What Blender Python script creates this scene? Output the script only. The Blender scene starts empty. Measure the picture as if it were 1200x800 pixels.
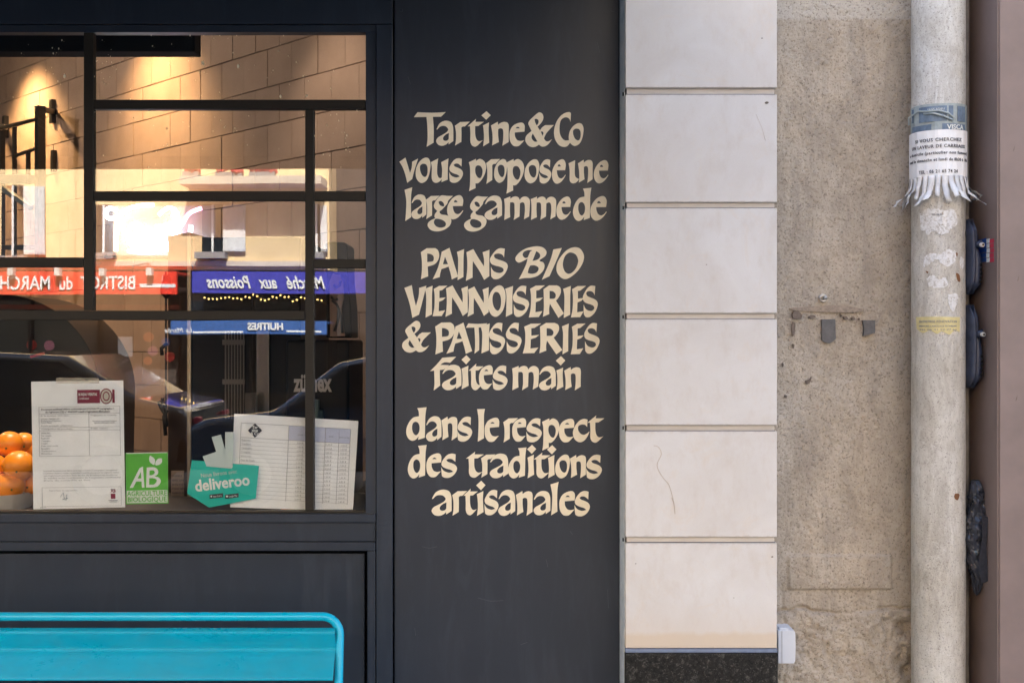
import bpy, bmesh, math, random
import numpy as np
from mathutils import Vector, Matrix
random.seed(7); rng = np.random.default_rng(7)
scene = bpy.context.scene
COL = scene.collection

# ------------------------------------------------------------------ camera, sky, sun, exposure
CAMY, CAMZ, F = -2.8, 1.45, 1400.0          # F: focal length in photo pixels (photo 1200 x 800)
cam = bpy.data.cameras.new('camera'); cam.sensor_width = 36.0; cam.lens = 36.0*F/1200.0
cam.clip_start = 0.05; cam.clip_end = 500
camo = bpy.data.objects.new('camera', cam); COL.objects.link(camo)
camo.location = (0, CAMY, CAMZ); camo.rotation_euler = (math.radians(90), 0, 0)
scene.camera = camo
SUN_EL, SUN_AZ = math.radians(50), math.radians(12)     # sun stands behind our own facade, a little to the right
world = bpy.data.worlds.new("World"); scene.world = world; world.use_nodes = True
wn = world.node_tree.nodes; wl = world.node_tree.links
bg = wn['Background']; sky = wn.new('ShaderNodeTexSky'); sky.sky_type = 'NISHITA'; sky.sun_disc = False
sky.sun_elevation = SUN_EL; sky.sun_rotation = SUN_AZ; sky.air_density = 1.0; sky.dust_density = 2.5
wl.new(sky.outputs[0], bg.inputs[0]); bg.inputs[1].default_value = 0.145
sun = bpy.data.lights.new('sun', 'SUN'); sun.energy = 4.6; sun.angle = math.radians(0.5); sun.color = (1.0, .95, .89)
suno = bpy.data.objects.new('sun', sun); COL.objects.link(suno)
sd = Vector((math.sin(SUN_AZ)*math.cos(SUN_EL), math.cos(SUN_AZ)*math.cos(SUN_EL), math.sin(SUN_EL)))
suno.rotation_euler = (-sd).to_track_quat('-Z', 'Y').to_euler(); suno.location = (0, 0, 20)
scene.view_settings.view_transform = 'Standard'; scene.view_settings.look = 'None'
scene.view_settings.exposure = 2.52; scene.view_settings.gamma = 1
scene.view_settings.use_curve_mapping = False
scene.cycles.max_bounces = 10; scene.cycles.diffuse_bounces = 5; scene.cycles.glossy_bounces = 5
scene.cycles.transparent_max_bounces = 16; scene.cycles.sample_clamp_indirect = 6.0
scene.cycles.use_denoising = True

def P(px, py, Y=0.0):
    """world point at depth plane Y seen at photo pixel"""
    Z = Y - CAMY
    return Vector(((px-600)/F*Z, Y, CAMZ + (400-py)/F*Z))

# ------------------------------------------------------------------ materials
MATS = {}
def new_mat(name):
    m = bpy.data.materials.new(name); m.use_nodes = True; MATS[name] = m
    return m, m.node_tree.nodes, m.node_tree.links, m.node_tree.nodes['Principled BSDF']
def ramp(n, l, src, stops):
    r = n.new('ShaderNodeValToRGB'); e = r.color_ramp.elements
    while len(e) < len(stops): e.new(0.5)
    for k, (p, c) in enumerate(stops):
        e[k].position = p; e[k].color = (*c, 1) if len(c) == 3 else c
    l.new(src, r.inputs[0]); return r
def noise(n, l, scale, detail=4, rough=.55, coord=None, dist=0, stretch=None):
    t = n.new('ShaderNodeTexNoise'); t.inputs['Scale'].default_value = scale
    t.inputs['Detail'].default_value = detail; t.inputs['Roughness'].default_value = rough; t.inputs['Distortion'].default_value = dist
    if coord is not None:
        if stretch:
            mp = n.new('ShaderNodeMapping'); mp.inputs['Scale'].default_value = stretch; l.new(coord, mp.inputs[0]); coord = mp.outputs[0]
        l.new(coord, t.inputs[0])
    return t
def worldpos(n): return n.new('ShaderNodeNewGeometry').outputs['Position']
def mix(n, l, fac, a, b, mode='MIX'):
    m = n.new('ShaderNodeMix'); m.data_type = 'RGBA'; m.blend_type = mode; m.clamp_factor = True
    for s, v in ((m.inputs[0], fac), (m.inputs[6], a), (m.inputs[7], b)):
        if hasattr(v, 'links') or hasattr(v, 'is_linked'): l.new(v, s)
        elif isinstance(v, tuple): s.default_value = (*v, 1)
        else: s.default_value = v
    return m.outputs[2]
def math_n(n, l, op, a, b=None, c=None, clamp=False):
    m = n.new('ShaderNodeMath'); m.operation = op; m.use_clamp = clamp
    for k, v in enumerate((a, b, c)):
        if v is None: continue
        if hasattr(v, 'is_linked'): l.new(v, m.inputs[k])
        else: m.inputs[k].default_value = v
    return m.outputs[0]
def bump(n, l, bsdf, h, strength=.3, dist=.001):
    b = n.new('ShaderNodeBump'); b.inputs['Strength'].default_value = strength; b.inputs['Distance'].default_value = dist
    l.new(h, b.inputs['Height']); l.new(b.outputs[0], bsdf.inputs['Normal']); return b
def plain(name, col, rough=.5, metal=0, spec=.5, var=.12, vscale=14, bmp=0, bscale=300, coat=0):
    m, n, l, b = new_mat(name); c = worldpos(n)
    t = noise(n, l, vscale, 5, .6, c)
    lo = tuple(max(0, x*(1-var)) for x in col); hi = tuple(min(1, x*(1+var)) for x in col)
    r = ramp(n, l, t.outputs[0], [(.3, lo), (.7, hi)]); l.new(r.outputs[0], b.inputs['Base Color'])
    b.inputs['Roughness'].default_value = rough; b.inputs['Metallic'].default_value = metal
    b.inputs['Specular IOR Level'].default_value = spec; b.inputs['Coat Weight'].default_value = coat
    if bmp:
        t2 = noise(n, l, bscale, 3, .6, c); bump(n, l, b, t2.outputs[0], bmp, .0006)
    return m
def emit(name, col, strength):
    m, n, l, b = new_mat(name); b.inputs['Base Color'].default_value = (*col, 1)
    b.inputs['Emission Color'].default_value = (*col, 1); b.inputs['Emission Strength'].default_value = strength; return m

def mat_paint(name, col):
    m, n, l, b = new_mat(name); c = worldpos(n)
    t = noise(n, l, 3, 4, .6, c); t2 = noise(n, l, 900, 2, .5, c); t3 = noise(n, l, 26, 6, .7, c, .6, stretch=(1, 1, .16)); t4 = noise(n, l, 420, 3, .7, c)
    r = ramp(n, l, t.outputs[0], [(.3, tuple(x*.90 for x in col)), (.7, tuple(x*1.12 for x in col))])
    dust = ramp(n, l, t3.outputs[0], [(.50, (0, 0, 0)), (.85, (.45, .45, .45))])
    c1 = mix(n, l, dust.outputs[0], r.outputs[0], tuple(min(1, x*1.9+.006) for x in col))
    specks = ramp(n, l, t4.outputs[0], [(.70, (0, 0, 0)), (.76, (1, 1, 1))])
    l.new(mix(n, l, math_n(n, l, 'MULTIPLY', specks.outputs[0], .18), c1, (.22, .23, .25)), b.inputs['Base Color'])
    rr = ramp(n, l, t3.outputs[0], [(.3, (.33,)*3), (.8, (.47,)*3)]); l.new(rr.outputs[0], b.inputs['Roughness']); b.inputs['Specular IOR Level'].default_value = .42
    bump(n, l, b, t2.outputs[0], .14, .0004); return m
M_PAINT = mat_paint('anthracite_paint', (.021, .030, .047))
M_PANEL = mat_paint('sign_panel_paint', (.026, .033, .047))
M_BAR = plain('bronze_brown_paint', (.015, .012, .009), .55, spec=.35, var=.1)
M_CREAM = plain('cream_lettering', (.84, .745, .56), .55, var=.05, vscale=40, spec=.35)
M_DARKGAP = plain('black_rubber', (.006, .006, .007), .8, spec=.2)

def mat_glass():
    m, n, l, b = new_mat('window_glass'); n.remove(b)
    out = n['Material Output']
    lw = n.new('ShaderNodeLayerWeight'); lw.inputs[0].default_value = .5
    p5 = math_n(n, l, 'POWER', lw.outputs['Facing'], 5.0)
    fac = math_n(n, l, 'MULTIPLY_ADD', p5, .92, .085)
    tr = n.new('ShaderNodeBsdfTransparent'); tr.inputs[0].default_value = (.975, .98, .975, 1)
    gl = n.new('ShaderNodeBsdfGlossy'); gl.inputs['Roughness'].default_value = .0; gl.inputs[0].default_value = (1, 1, 1, 1)
    c = worldpos(n); t = noise(n, l, 1.6, 2, .5, c)
    bp = n.new('ShaderNodeBump'); bp.inputs['Strength'].default_value = .04; bp.inputs['Distance'].default_value = .01
    l.new(t.outputs[0], bp.inputs['Height']); l.new(bp.outputs[0], gl.inputs['Normal'])
    ms = n.new('ShaderNodeMixShader'); l.new(fac, ms.inputs[0]); l.new(tr.outputs[0], ms.inputs[1]); l.new(gl.outputs[0], ms.inputs[2])
    l.new(ms.outputs[0], out.inputs[0]); return m
M_GLASS = mat_glass()

def mat_stone():
    m, n, l, b = new_mat('limestone'); c = worldpos(n)
    oi = n.new('ShaderNodeObjectInfo')
    big = noise(n, l, 5, 6, .6, c, 1.0); mid = noise(n, l, 30, 6, .7, c, stretch=(1, 1, .5)); fine = noise(n, l, 700, 3, .6, c)
    base = ramp(n, l, big.outputs[0], [(.25, (.62, .585, .55)), (.5, (.665, .64, .615)), (.75, (.71, .695, .68))])
    tone = ramp(n, l, oi.outputs['Random'], [(0, (.95, .93, .90)), (1, (1.0, 1.0, 1.0))])
    c1 = mix(n, l, 1.0, base.outputs[0], tone.outputs[0], 'MULTIPLY')
    st = ramp(n, l, mid.outputs[0], [(.5, (0, 0, 0)), (.75, (.32, .32, .32))])
    c2 = mix(n, l, st.outputs[0], c1, (.52, .43, .35))
    pit = ramp(n, l, fine.outputs[0], [(.22, (.55, .52, .5)), (.4, (1, 1, 1))])
    c3 = mix(n, l, .5, c2, mix(n, l, 1.0, c2, pit.outputs[0], 'MULTIPLY'))
    # damp yellow-brown band along the foot of the lowest block
    sx = n.new('ShaderNodeSeparateXYZ'); l.new(c, sx.inputs[0])
    wob = noise(n, l, 25, 3, .5, c)
    h = math_n(n, l, 'MULTIPLY_ADD', wob.outputs[0], .02, sx.outputs[2])
    band = ramp(n, l, h, [(.0, (0, 0, 0)), (1, (0, 0, 0))])
    e = band.color_ramp.elements; zb = P(0, 741, -.126)[2] + .010
    mr = n.new('ShaderNodeMapRange'); l.new(h, mr.inputs[0]); mr.inputs[1].default_value = zb-.006; mr.inputs[2].default_value = zb+.004
    mr.inputs[3].default_value = 1; mr.inputs[4].default_value = 0
    c4 = mix(n, l, math_n(n, l, 'MULTIPLY', mr.outputs[0], .75), c3, (.62, .50, .36))
    mr2 = n.new('ShaderNodeMapRange'); l.new(h, mr2.inputs[0]); mr2.inputs[1].default_value = zb; mr2.inputs[2].default_value = zb+.07
    mr2.inputs[3].default_value = .35; mr2.inputs[4].default_value = 0
    c5 = mix(n, l, mr2.outputs[0], c4, (.62, .52, .42))
    tc = n.new('ShaderNodeTexCoord'); sg = n.new('ShaderNodeSeparateXYZ'); l.new(tc.outputs['Generated'], sg.inputs[0])
    eg = math_n(n, l, 'ABSOLUTE', math_n(n, l, 'SUBTRACT', sg.outputs[2], .5))
    ed = noise(n, l, 55, 5, .75, c, .5, stretch=(1, 1, 2))
    me_ = n.new('ShaderNodeMapRange'); l.new(math_n(n, l, 'MULTIPLY_ADD', ed.outputs[0], .075, eg), me_.inputs[0]); me_.inputs[1].default_value = .520; me_.inputs[2].default_value = .545; me_.inputs[3].default_value = 0; me_.inputs[4].default_value = .42
    c6 = mix(n, l, me_.outputs[0], c5, (.34, .29, .24))
    sw = noise(n, l, 9, 7, .75, c, 1.6); swr = ramp(n, l, sw.outputs[0], [(.55, (0, 0, 0)), (.72, (.35, .35, .35))]); c6 = mix(n, l, swr.outputs[0], c6, (.66, .54, .41))
    ck = noise(n, l, 420, 2, .5, c); ckr = ramp(n, l, ck.outputs[0], [(.73, (0, 0, 0)), (.78, (.6, .6, .6))]); c6 = mix(n, l, ckr.outputs[0], c6, (.33, .30, .27))
    l.new(c6, b.inputs['Base Color']); b.inputs['Roughness'].default_value = .75; b.inputs['Specular IOR Level'].default_value = .3
    bump(n, l, b, fine.outputs[0], .25, .0006); return m
M_STONE = mat_stone()

def mat_granite():
    m, n, l, b = new_mat('black_granite'); c = worldpos(n)
    v = noise(n, l, 90, 6, .75, c, .6); v2 = noise(n, l, 320, 3, .6, c)
    r = ramp(n, l, v.outputs[0], [(.35, (.008, .008, .008)), (.56, (.025, .024, .022)), (.66, (.09, .085, .075)), (.75, (.22, .2, .18))])
    r2 = ramp(n, l, v2.outputs[0], [(.62, (0, 0, 0)), (.72, (.5, .5, .5))])
    l.new(mix(n, l, r2.outputs[0], r.outputs[0], (.2, .19, .17)), b.inputs['Base Color']); b.inputs['Roughness'].default_value = .5; b.inputs['Specular IOR Level'].default_value = .15; return m
M_GRANITE = mat_granite()

def mat_plaster():
    m, n, l, b = new_mat('roughcast_render'); c = worldpos(n)
    big = noise(n, l, 4, 6, .6, c, .8); mid = noise(n, l, 22, 6, .7, c, .5, stretch=(1, 1, .6)); sp = noise(n, l, 210, 4, .65, c); fine = noise(n, l, 560, 3, .6, c)
    base = ramp(n, l, big.outputs[0], [(.25, (.41, .355, .285)), (.5, (.49, .43, .35)), (.78, (.50, .465, .41))])
    md = ramp(n, l, mid.outputs[0], [(.3, (.74, .72, .70)), (.6, (1.04, 1.03, 1.02))])
    c1 = mix(n, l, 1.0, base.outputs[0], md.outputs[0], 'MULTIPLY')
    vs_ = noise(n, l, 14, 6, .7, c, .8, stretch=(1, 1, .18)); vr = ramp(n, l, vs_.outputs[0], [(.48, (0, 0, 0)), (.72, (.7, .7, .7))]); c1 = mix(n, l, vr.outputs[0], c1, (.31, .275, .235))
    ws_ = noise(n, l, 6, 6, .7, c, 1.2); wr_ = ramp(n, l, ws_.outputs[0], [(.56, (0, 0, 0)), (.75, (.6, .6, .6))]); c1 = mix(n, l, wr_.outputs[0], c1, (.54, .46, .36))
    sx = n.new('ShaderNodeSeparateXYZ'); l.new(c, sx.inputs[0])
    # old paler paint above a straight masking line near the top, thin drips below it
    ztop = P(0, 24, .04)[2]
    dr = noise(n, l, 30, 4, .7, c, stretch=(1, 1, .12))
    mr = n.new('ShaderNodeMapRange'); l.new(sx.outputs[2], mr.inputs[0]); mr.inputs[1].default_value = ztop-.004; mr.inputs[2].default_value = ztop+.004
    drr = ramp(n, l, dr.outputs[0], [(.60, (0, 0, 0)), (.68, (1, 1, 1))])
    mrd = n.new('ShaderNodeMapRange'); l.new(sx.outputs[2], mrd.inputs[0]); mrd.inputs[1].default_value = ztop-.11; mrd.inputs[2].default_value = ztop
    dripm = math_n(n, l, 'MULTIPLY', drr.outputs[0], math_n(n, l, 'MULTIPLY', mrd.outputs[0], .5))
    fac = math_n(n, l, 'MAXIMUM', math_n(n, l, 'MULTIPLY', mr.outputs[0], .85), dripm)
    c2 = mix(n, l, fac, c1, (.53, .50, .45))
    # darker mottled tone towards the downpipe
    mg = n.new('ShaderNodeMapRange'); l.new(sx.outputs[0], mg.inputs[0]); mg.inputs[1].default_value = P(1010, 0, .04)[0]; mg.inputs[2].default_value = P(1075, 0, .04)[0]
    mg.inputs[3].default_value = 0; mg.inputs[4].default_value = .45
    gf = math_n(n, l, 'MULTIPLY', mg.outputs[0], math_n(n, l, 'MULTIPLY_ADD', mid.outputs[0], 1.2, .2))
    c3 = mix(n, l, gf, c2, (.30, .275, .24))
    spk = ramp(n, l, sp.outputs[0], [(.37, (1, 1, 1)), (.445, (0, 0, 0))])
    c4 = mix(n, l, math_n(n, l, 'MULTIPLY', spk.outputs[0], .62), c3, (.13, .105, .08))
    sp2 = noise(n, l, 95, 3, .6, c, .4, stretch=(1, 1, .7)); spk2 = ramp(n, l, sp2.outputs[0], [(.27, (1, 1, 1)), (.34, (0, 0, 0))]); c4 = mix(n, l, math_n(n, l, 'MULTIPLY', spk2.outputs[0], .7), c4, (.16, .12, .09))
    lsp = ramp(n, l, fine.outputs[0], [(.58, (0, 0, 0)), (.68, (1, 1, 1))])
    c5 = mix(n, l, math_n(n, l, 'MULTIPLY', lsp.outputs[0], .35), c4, (.6, .54, .45))
    l.new(c5, b.inputs['Base Color']); b.inputs['Roughness'].default_value = .9; b.inputs['Specular IOR Level'].default_value = .2
    hh = math_n(n, l, 'ADD', sp.outputs[0], math_n(n, l, 'MULTIPLY', fine.outputs[0], .5)); bump(n, l, b, hh, 1.0, .003); return m
M_PLASTER = mat_plaster()

def mat_pipe():
    m, n, l, b = new_mat('old_pipe_paint'); c = worldpos(n)
    big = noise(n, l, 7, 5, .6, c); mid = noise(n, l, 75, 8, .8, c, .2, stretch=(1, 1, .4)); sp = noise(n, l, 260, 4, .7, c, .1)
    sx = n.new('ShaderNodeSeparateXYZ'); l.new(c, sx.inputs[0])
    zz = n.new('ShaderNodeMapRange'); l.new(sx.outputs[2], zz.inputs[0]); zz.inputs[1].default_value = P(0, 235, -.02)[2]; zz.inputs[2].default_value = P(0, 200, -.02)[2]
    base = mix(n, l, zz.outputs[0], (.64, .62, .58), (.70, .71, .70))
    md = ramp(n, l, mid.outputs[0], [(.30, (.70, .66, .61)), (.46, (.97, .96, .94)), (.66, (1.08, 1.08, 1.07))])
    c1 = mix(n, l, 1.0, base, md.outputs[0], 'MULTIPLY')
    spk = ramp(n, l, sp.outputs[0], [(.36, (1, 1, 1)), (.43, (0, 0, 0))])
    c2 = mix(n, l, math_n(n, l, 'MULTIPLY', spk.outputs[0], .7), c1, (.17, .145, .12))
    gr = noise(n, l, 20, 8, .8, c, 1.0, stretch=(1, 1, .25)); grr = ramp(n, l, gr.outputs[0], [(.47, (0, 0, 0)), (.68, (.65, .65, .65))]); c2 = mix(n, l, grr.outputs[0], c2, (.33, .295, .25))
    fl = noise(n, l, 48, 5, .7, c, 1.5); flr = ramp(n, l, fl.outputs[0], [(.62, (0, 0, 0)), (.65, (.5, .5, .5))]); c2 = mix(n, l, flr.outputs[0], c2, (.74, .73, .70))
    bg_ = ramp(n, l, big.outputs[0], [(.35, (.86, .84, .8)), (.65, (1.05, 1.05, 1.05))])
    l.new(mix(n, l, 1.0, c2, bg_.outputs[0], 'MULTIPLY'), b.inputs['Base Color']); b.inputs['Roughness'].default_value = .7
    bump(n, l, b, math_n(n, l, 'ADD', math_n(n, l, 'ADD', sp.outputs[0], mid.outputs[0]), fl.outputs[0]), .9, .0022); return m
M_PIPE = mat_pipe()
M_MAUVE = plain('mauve_brown_paint', (.215, .160, .145), .48, var=.12, vscale=9, bmp=.08)
M_MAUVE2 = plain('mauve_brown_reveal', (.215, .160, .145), .48, var=.12, vscale=9, bmp=.08)
M_SLATE = plain('old_slate_grey_backing', (.115, .110, .108), .75, var=.2, vscale=90)
M_CHIP = plain('exposed_dark_undercoat', (.16, .125, .10), .9, var=.25, vscale=200)
M_SCAR = plain('dusty_scar', (.29, .235, .185), .95, var=.3, vscale=150)
M_STEEL = plain('bright_steel', (.45, .45, .46), .28, 1)
M_WHITEPL = plain('white_plastic', (.66, .69, .74), .4, var=.04)
M_BLUETAPE = plain('blue_grey_strip', (.16, .20, .29), .5, var=.15, vscale=60)
M_SEAL = plain('pale_sealant', (.84, .90, .92), .5, var=.2, vscale=40)
M_PAPER = plain('white_paper', (.87, .88, .89), .7, var=.04, vscale=30)
M_PAPER2 = plain('crumpled_paper', (.70, .71, .72), .75, var=.12, vscale=50, bmp=.4, bscale=120)
M_INK = plain('black_ink', (.03, .03, .04), .6)
M_GREYINK = plain('grey_ink', (.22, .23, .26), .6)
M_BLUEWASH = plain('lilac_table_shade', (.52, .55, .70), .7, var=.03)
M_BURG = plain('burgundy_ink', (.23, .015, .05), .5)
M_GREEN = plain('sticker_green', (.10, .46, .05), .45, var=.04)
M_TEAL = plain('sticker_teal', (.0, .46, .38), .45, var=.03)
M_STWHITE = plain('sticker_white', (.75, .78, .76), .45, var=.03)
M_STGREY = plain('sticker_pale_grey', (.52, .60, .58), .5, var=.04)
M_KRAFT = plain('kraft_label', (.33, .24, .17), .7)
M_BENCH = plain('turquoise_powder_coat', (.0, .45, .66), .28, var=.05, vscale=20, spec=.5, bmp=.03, bscale=700)
_n = M_BENCH.node_tree.nodes; _l = M_BENCH.node_tree.links; _b = _n['Principled BSDF']; _c = worldpos(_n)
_w = noise(_n, _l, 130, 5, .75, _c, .5); _wr = ramp(_n, _l, _w.outputs[0], [(.71, (0, 0, 0)), (.74, (1, 1, 1))]); _g = noise(_n, _l, 16, 6, .7, _c, .5, stretch=(.5, 1, 1)); _gr = ramp(_n, _l, _g.outputs[0], [(.45, (0, 0, 0)), (.8, (.4, .4, .4))])
_src = _b.inputs['Base Color'].links[0].from_socket
_l.new(mix(_n, _l, math_n(_n, _l, 'MULTIPLY', _wr.outputs[0], .7), mix(_n, _l, _gr.outputs[0], _src, (.10, .36, .44)), (.05, .12, .14)), _b.inputs['Base Color'])
_rr = ramp(_n, _l, _g.outputs[0], [(.3, (.22,)*3), (.7, (.42,)*3)]); _l.new(_rr.outputs[0], _b.inputs['Roughness'])
M_BLUEBAND = plain('faded_blue_tape', (.14, .20, .28), .6, var=.25, vscale=70)
M_PALEBLUE = plain('pale_blue_string', (.36, .42, .43), .7, var=.15, vscale=90)
M_YELLOWST = plain('faded_yellow_paper', (.62, .54, .27), .75, var=.12, vscale=60)
M_CLOG = plain('navy_foam', (.028, .038, .072), .45, var=.2, vscale=60)
M_BAGPL = plain('black_plastic_film', (.035, .038, .05), .08, var=.3, vscale=80, bmp=.5, bscale=120)
M_BLUEST = plain('sticker_blue', (.02, .10, .42), .5); M_REDST = plain('sticker_red', (.50, .03, .07), .5)
M_BLACKM = plain('black_metal', (.012, .011, .011), .42)
M_BLACKP = plain('black_machine_plastic', (.005, .005, .006), .4, spec=.15, var=.15)
M_SOFFIT = plain('black_soffit', (.006, .006, .006), .8)
M_CABINET = plain('dark_bronze_cabinet', (.05, .032, .022), .35, var=.2, vscale=6)
M_CABEDGE = plain('brushed_edge', (.42, .34, .24), .35, .6)
M_VENT = plain('vent_bars', (.10, .085, .075), .5)
M_ORANGE = plain('orange_peel', (.97, .28, .012), .36, var=.12, vscale=25, bmp=.5, bscale=350)
M_STALK = plain('orange_stalk', (.12, .16, .04), .7)
M_BOWL = plain('white_bowl', (.62, .60, .57), .4)
M_NEON = emit('neon_tube_white', (.82, .90, 1.0), 1.6); M_NEONP = emit('neon_tube_pink', (1.0, .38, .66), 1.2)
M_BOARD = plain('acrylic_board', (.62, .64, .70), .3); M_BOARD.node_tree.nodes['Principled BSDF'].inputs['Alpha'].default_value = .16
M_LAMPFACE = emit('lamp_face', (1.0, .72, .38), 12.0)
def mat_inner():
    m, n, l, b = new_mat('tan_wall_block'); c = worldpos(n); oi = n.new('ShaderNodeObjectInfo')
    t = noise(n, l, 8, 5, .6, c); f = noise(n, l, 120, 4, .6, c)
    r = ramp(n, l, t.outputs[0], [(.3, (.30, .21, .155)), (.7, (.375, .27, .205))])
    tn = ramp(n, l, oi.outputs['Random'], [(0, (.93, .93, .93)), (1, (1.04, 1.03, 1.02))])
    l.new(mix(n, l, 1.0, r.outputs[0], tn.outputs[0], 'MULTIPLY'), b.inputs['Base Color']); b.inputs['Roughness'].default_value = .75
    bump(n, l, b, f.outputs[0], .3, .002); return m
M_INNER = mat_inner()
M_JOINT = plain('wall_joint', (.28, .19, .13), .9)
M_WOODF = plain('dark_floor', (.10, .06, .04), .4)
M_INTDARK = plain('dark_interior', (.05, .035, .028), .8)
M_YELWALL = plain('ochre_render', (.78, .585, .32), .85, var=.10, vscale=1.2)
M_CREAMW = plain('cream_render', (.60, .52, .42), .85, var=.08, vscale=2)
M_GREYW = plain('grey_render', (.30, .28, .26), .85, var=.1, vscale=2)
M_ALLEY = plain('dark_alley', (.03, .028, .028), .9)
M_SHUT = plain('white_shutter', (.72, .72, .70), .6)
M_WINDARK = plain('dark_window', (.014, .018, .023), .15)
M_REDAWN = plain('red_awning', (.74, .035, .012), .7); M_BLUEAWN = plain('blue_awning', (.045, .045, .38), .7)
M_BLUEAWN2 = plain('mid_blue_valance', (.03, .10, .32), .7)
M_SHOPD = plain('dark_shopfront', (.02, .012, .010), .5, spec=.2)
M_AWNTXT = plain('awning_white', (.8, .8, .8), .6)
M_ASPHALT = plain('asphalt', (.05, .05, .052), .85, var=.2, vscale=30, bmp=.4, bscale=150)
M_PAVE = plain('granite_paving', (.19, .185, .175), .8, var=.15, vscale=10, bmp=.3)
M_KERB = plain('kerb_granite', (.32, .31, .29), .8, var=.15, vscale=30)
M_CARB = plain('black_car_paint', (.010, .010, .012), .15, coat=1); M_CARBL = plain('blue_car_paint', (.015, .035, .075), .15, coat=1)
M_TYRE = plain('tyre_rubber', (.02, .02, .02), .8)
M_AWNOURS = plain('black_awning_cloth', (.012, .013, .016), .8)
M_FLOWER = plain('red_flowers', (.55, .05, .05), .8, var=.4, vscale=90); M_LEAF = plain('leaf_green', (.06, .12, .03), .8, var=.3, vscale=60)
M_BULB = emit('fairy_bulb', (1.0, .65, .2), 1.6)
M_STK = [plain('sticker_orange', (.8, .2, .06), .5), plain('sticker_pink', (.75, .3, .4), .5), plain('sticker_red2', (.65, .04, .03), .5), plain('sticker_blue2', (.06, .15, .5), .5)]

# ------------------------------------------------------------------ geometry helpers
class MB:
    def __init__(s): s.v = []; s.f = []
    def add(s, vs, fs):
        o = len(s.v); s.v += [tuple(v) for v in vs]; s.f += [tuple(i+o for i in f) for f in fs]; return s
    def box(s, x0, y0, z0, x1, y1, z1):
        if x0 > x1: x0, x1 = x1, x0
        if y0 > y1: y0, y1 = y1, y0
        if z0 > z1: z0, z1 = z1, z0
        return s.add([(x0,y0,z0),(x1,y0,z0),(x1,y1,z0),(x0,y1,z0),(x0,y0,z1),(x1,y0,z1),(x1,y1,z1),(x0,y1,z1)],
                     [(0,3,2,1),(4,5,6,7),(0,1,5,4),(1,2,6,5),(2,3,7,6),(3,0,4,7)])
    def obox(s, c, ax, ay, az):   # centre and three half-axis vectors
        c, ax, ay, az = map(Vector, (c, ax, ay, az)); vs = []
        for k in (-1, 1):
            for i, j in ((-1,-1),(1,-1),(1,1),(-1,1)): vs.append(c+ax*i+ay*j+az*k)
        return s.add(vs, [(0,3,2,1),(4,5,6,7),(0,1,5,4),(1,2,6,5),(2,3,7,6),(3,0,4,7)])
    def prism(s, pts, y0, y1):    # polygon of (x,z) extruded in y; y0 is the front (towards the camera)
        n = len(pts); a = sum(pts[i][0]*pts[(i+1)%n][1]-pts[(i+1)%n][0]*pts[i][1] for i in range(n))
        if a < 0: pts = pts[::-1]
        vs = [(x, y0, z) for x, z in pts]+[(x, y1, z) for x, z in pts]
        fs = [tuple(range(n)), tuple(range(2*n-1, n-1, -1))]+[(i, i+n, (i+1)%n+n, (i+1)%n) for i in range(n)]
        return s.add(vs, fs)
    def tube(s, pts, r, seg=12, cap=True, rr=None):
        pts = [Vector(p) for p in pts]; rings = []; up = None
        for i, p in enumerate(pts):
            t = (pts[min(i+1, len(pts)-1)]-pts[max(i-1, 0)]).normalized()
            if up is None:
                up = t.orthogonal().normalized()
            up = (up - t*up.dot(t)).normalized(); w = t.cross(up)
            q = rr[i] if rr else r
            rings.append([p+(up*math.cos(2*math.pi*k/seg)+w*math.sin(2*math.pi*k/seg))*q for k in range(seg)])
        vs = [v for R in rings for v in R]; fs = []
        for i in range(len(pts)-1):
            for k in range(seg): fs.append((i*seg+k, i*seg+(k+1)%seg, (i+1)*seg+(k+1)%seg, (i+1)*seg+k))
        if cap: fs += [tuple(range(seg-1, -1, -1)), tuple(range((len(pts)-1)*seg, len(pts)*seg))]
        return s.add(vs, fs)
    def ball(s, c, rx, ry=None, rz=None, nu=20, nv=12, wob=0):
        ry = ry or rx; rz = rz or rx; vs = []; fs = []
        for i in range(nv+1):
            th = math.pi*i/nv
            for j in range(nu):
                ph = 2*math.pi*j/nu; k = 1+wob*math.sin(3*ph+2*th)
                vs.append((c[0]+rx*k*math.sin(th)*math.cos(ph), c[1]+ry*k*math.sin(th)*math.sin(ph), c[2]+rz*k*math.cos(th)))
        for i in range(nv):
            for j in range(nu): fs.append((i*nu+j, (i+1)*nu+j, (i+1)*nu+(j+1)%nu, i*nu+(j+1)%nu))
        return s.add(vs, fs)
    def lathe(s, c, prof, nu=32):
        vs = []; fs = []
        for r, z in prof:
            for j in range(nu): a = 2*math.pi*j/nu; vs.append((c[0]+r*math.cos(a), c[1]+r*math.sin(a), c[2]+z))
        for i in range(len(prof)-1):
            for j in range(nu): fs.append((i*nu+j, i*nu+(j+1)%nu, (i+1)*nu+(j+1)%nu, (i+1)*nu+j))
        return s.add(vs, fs)

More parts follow.
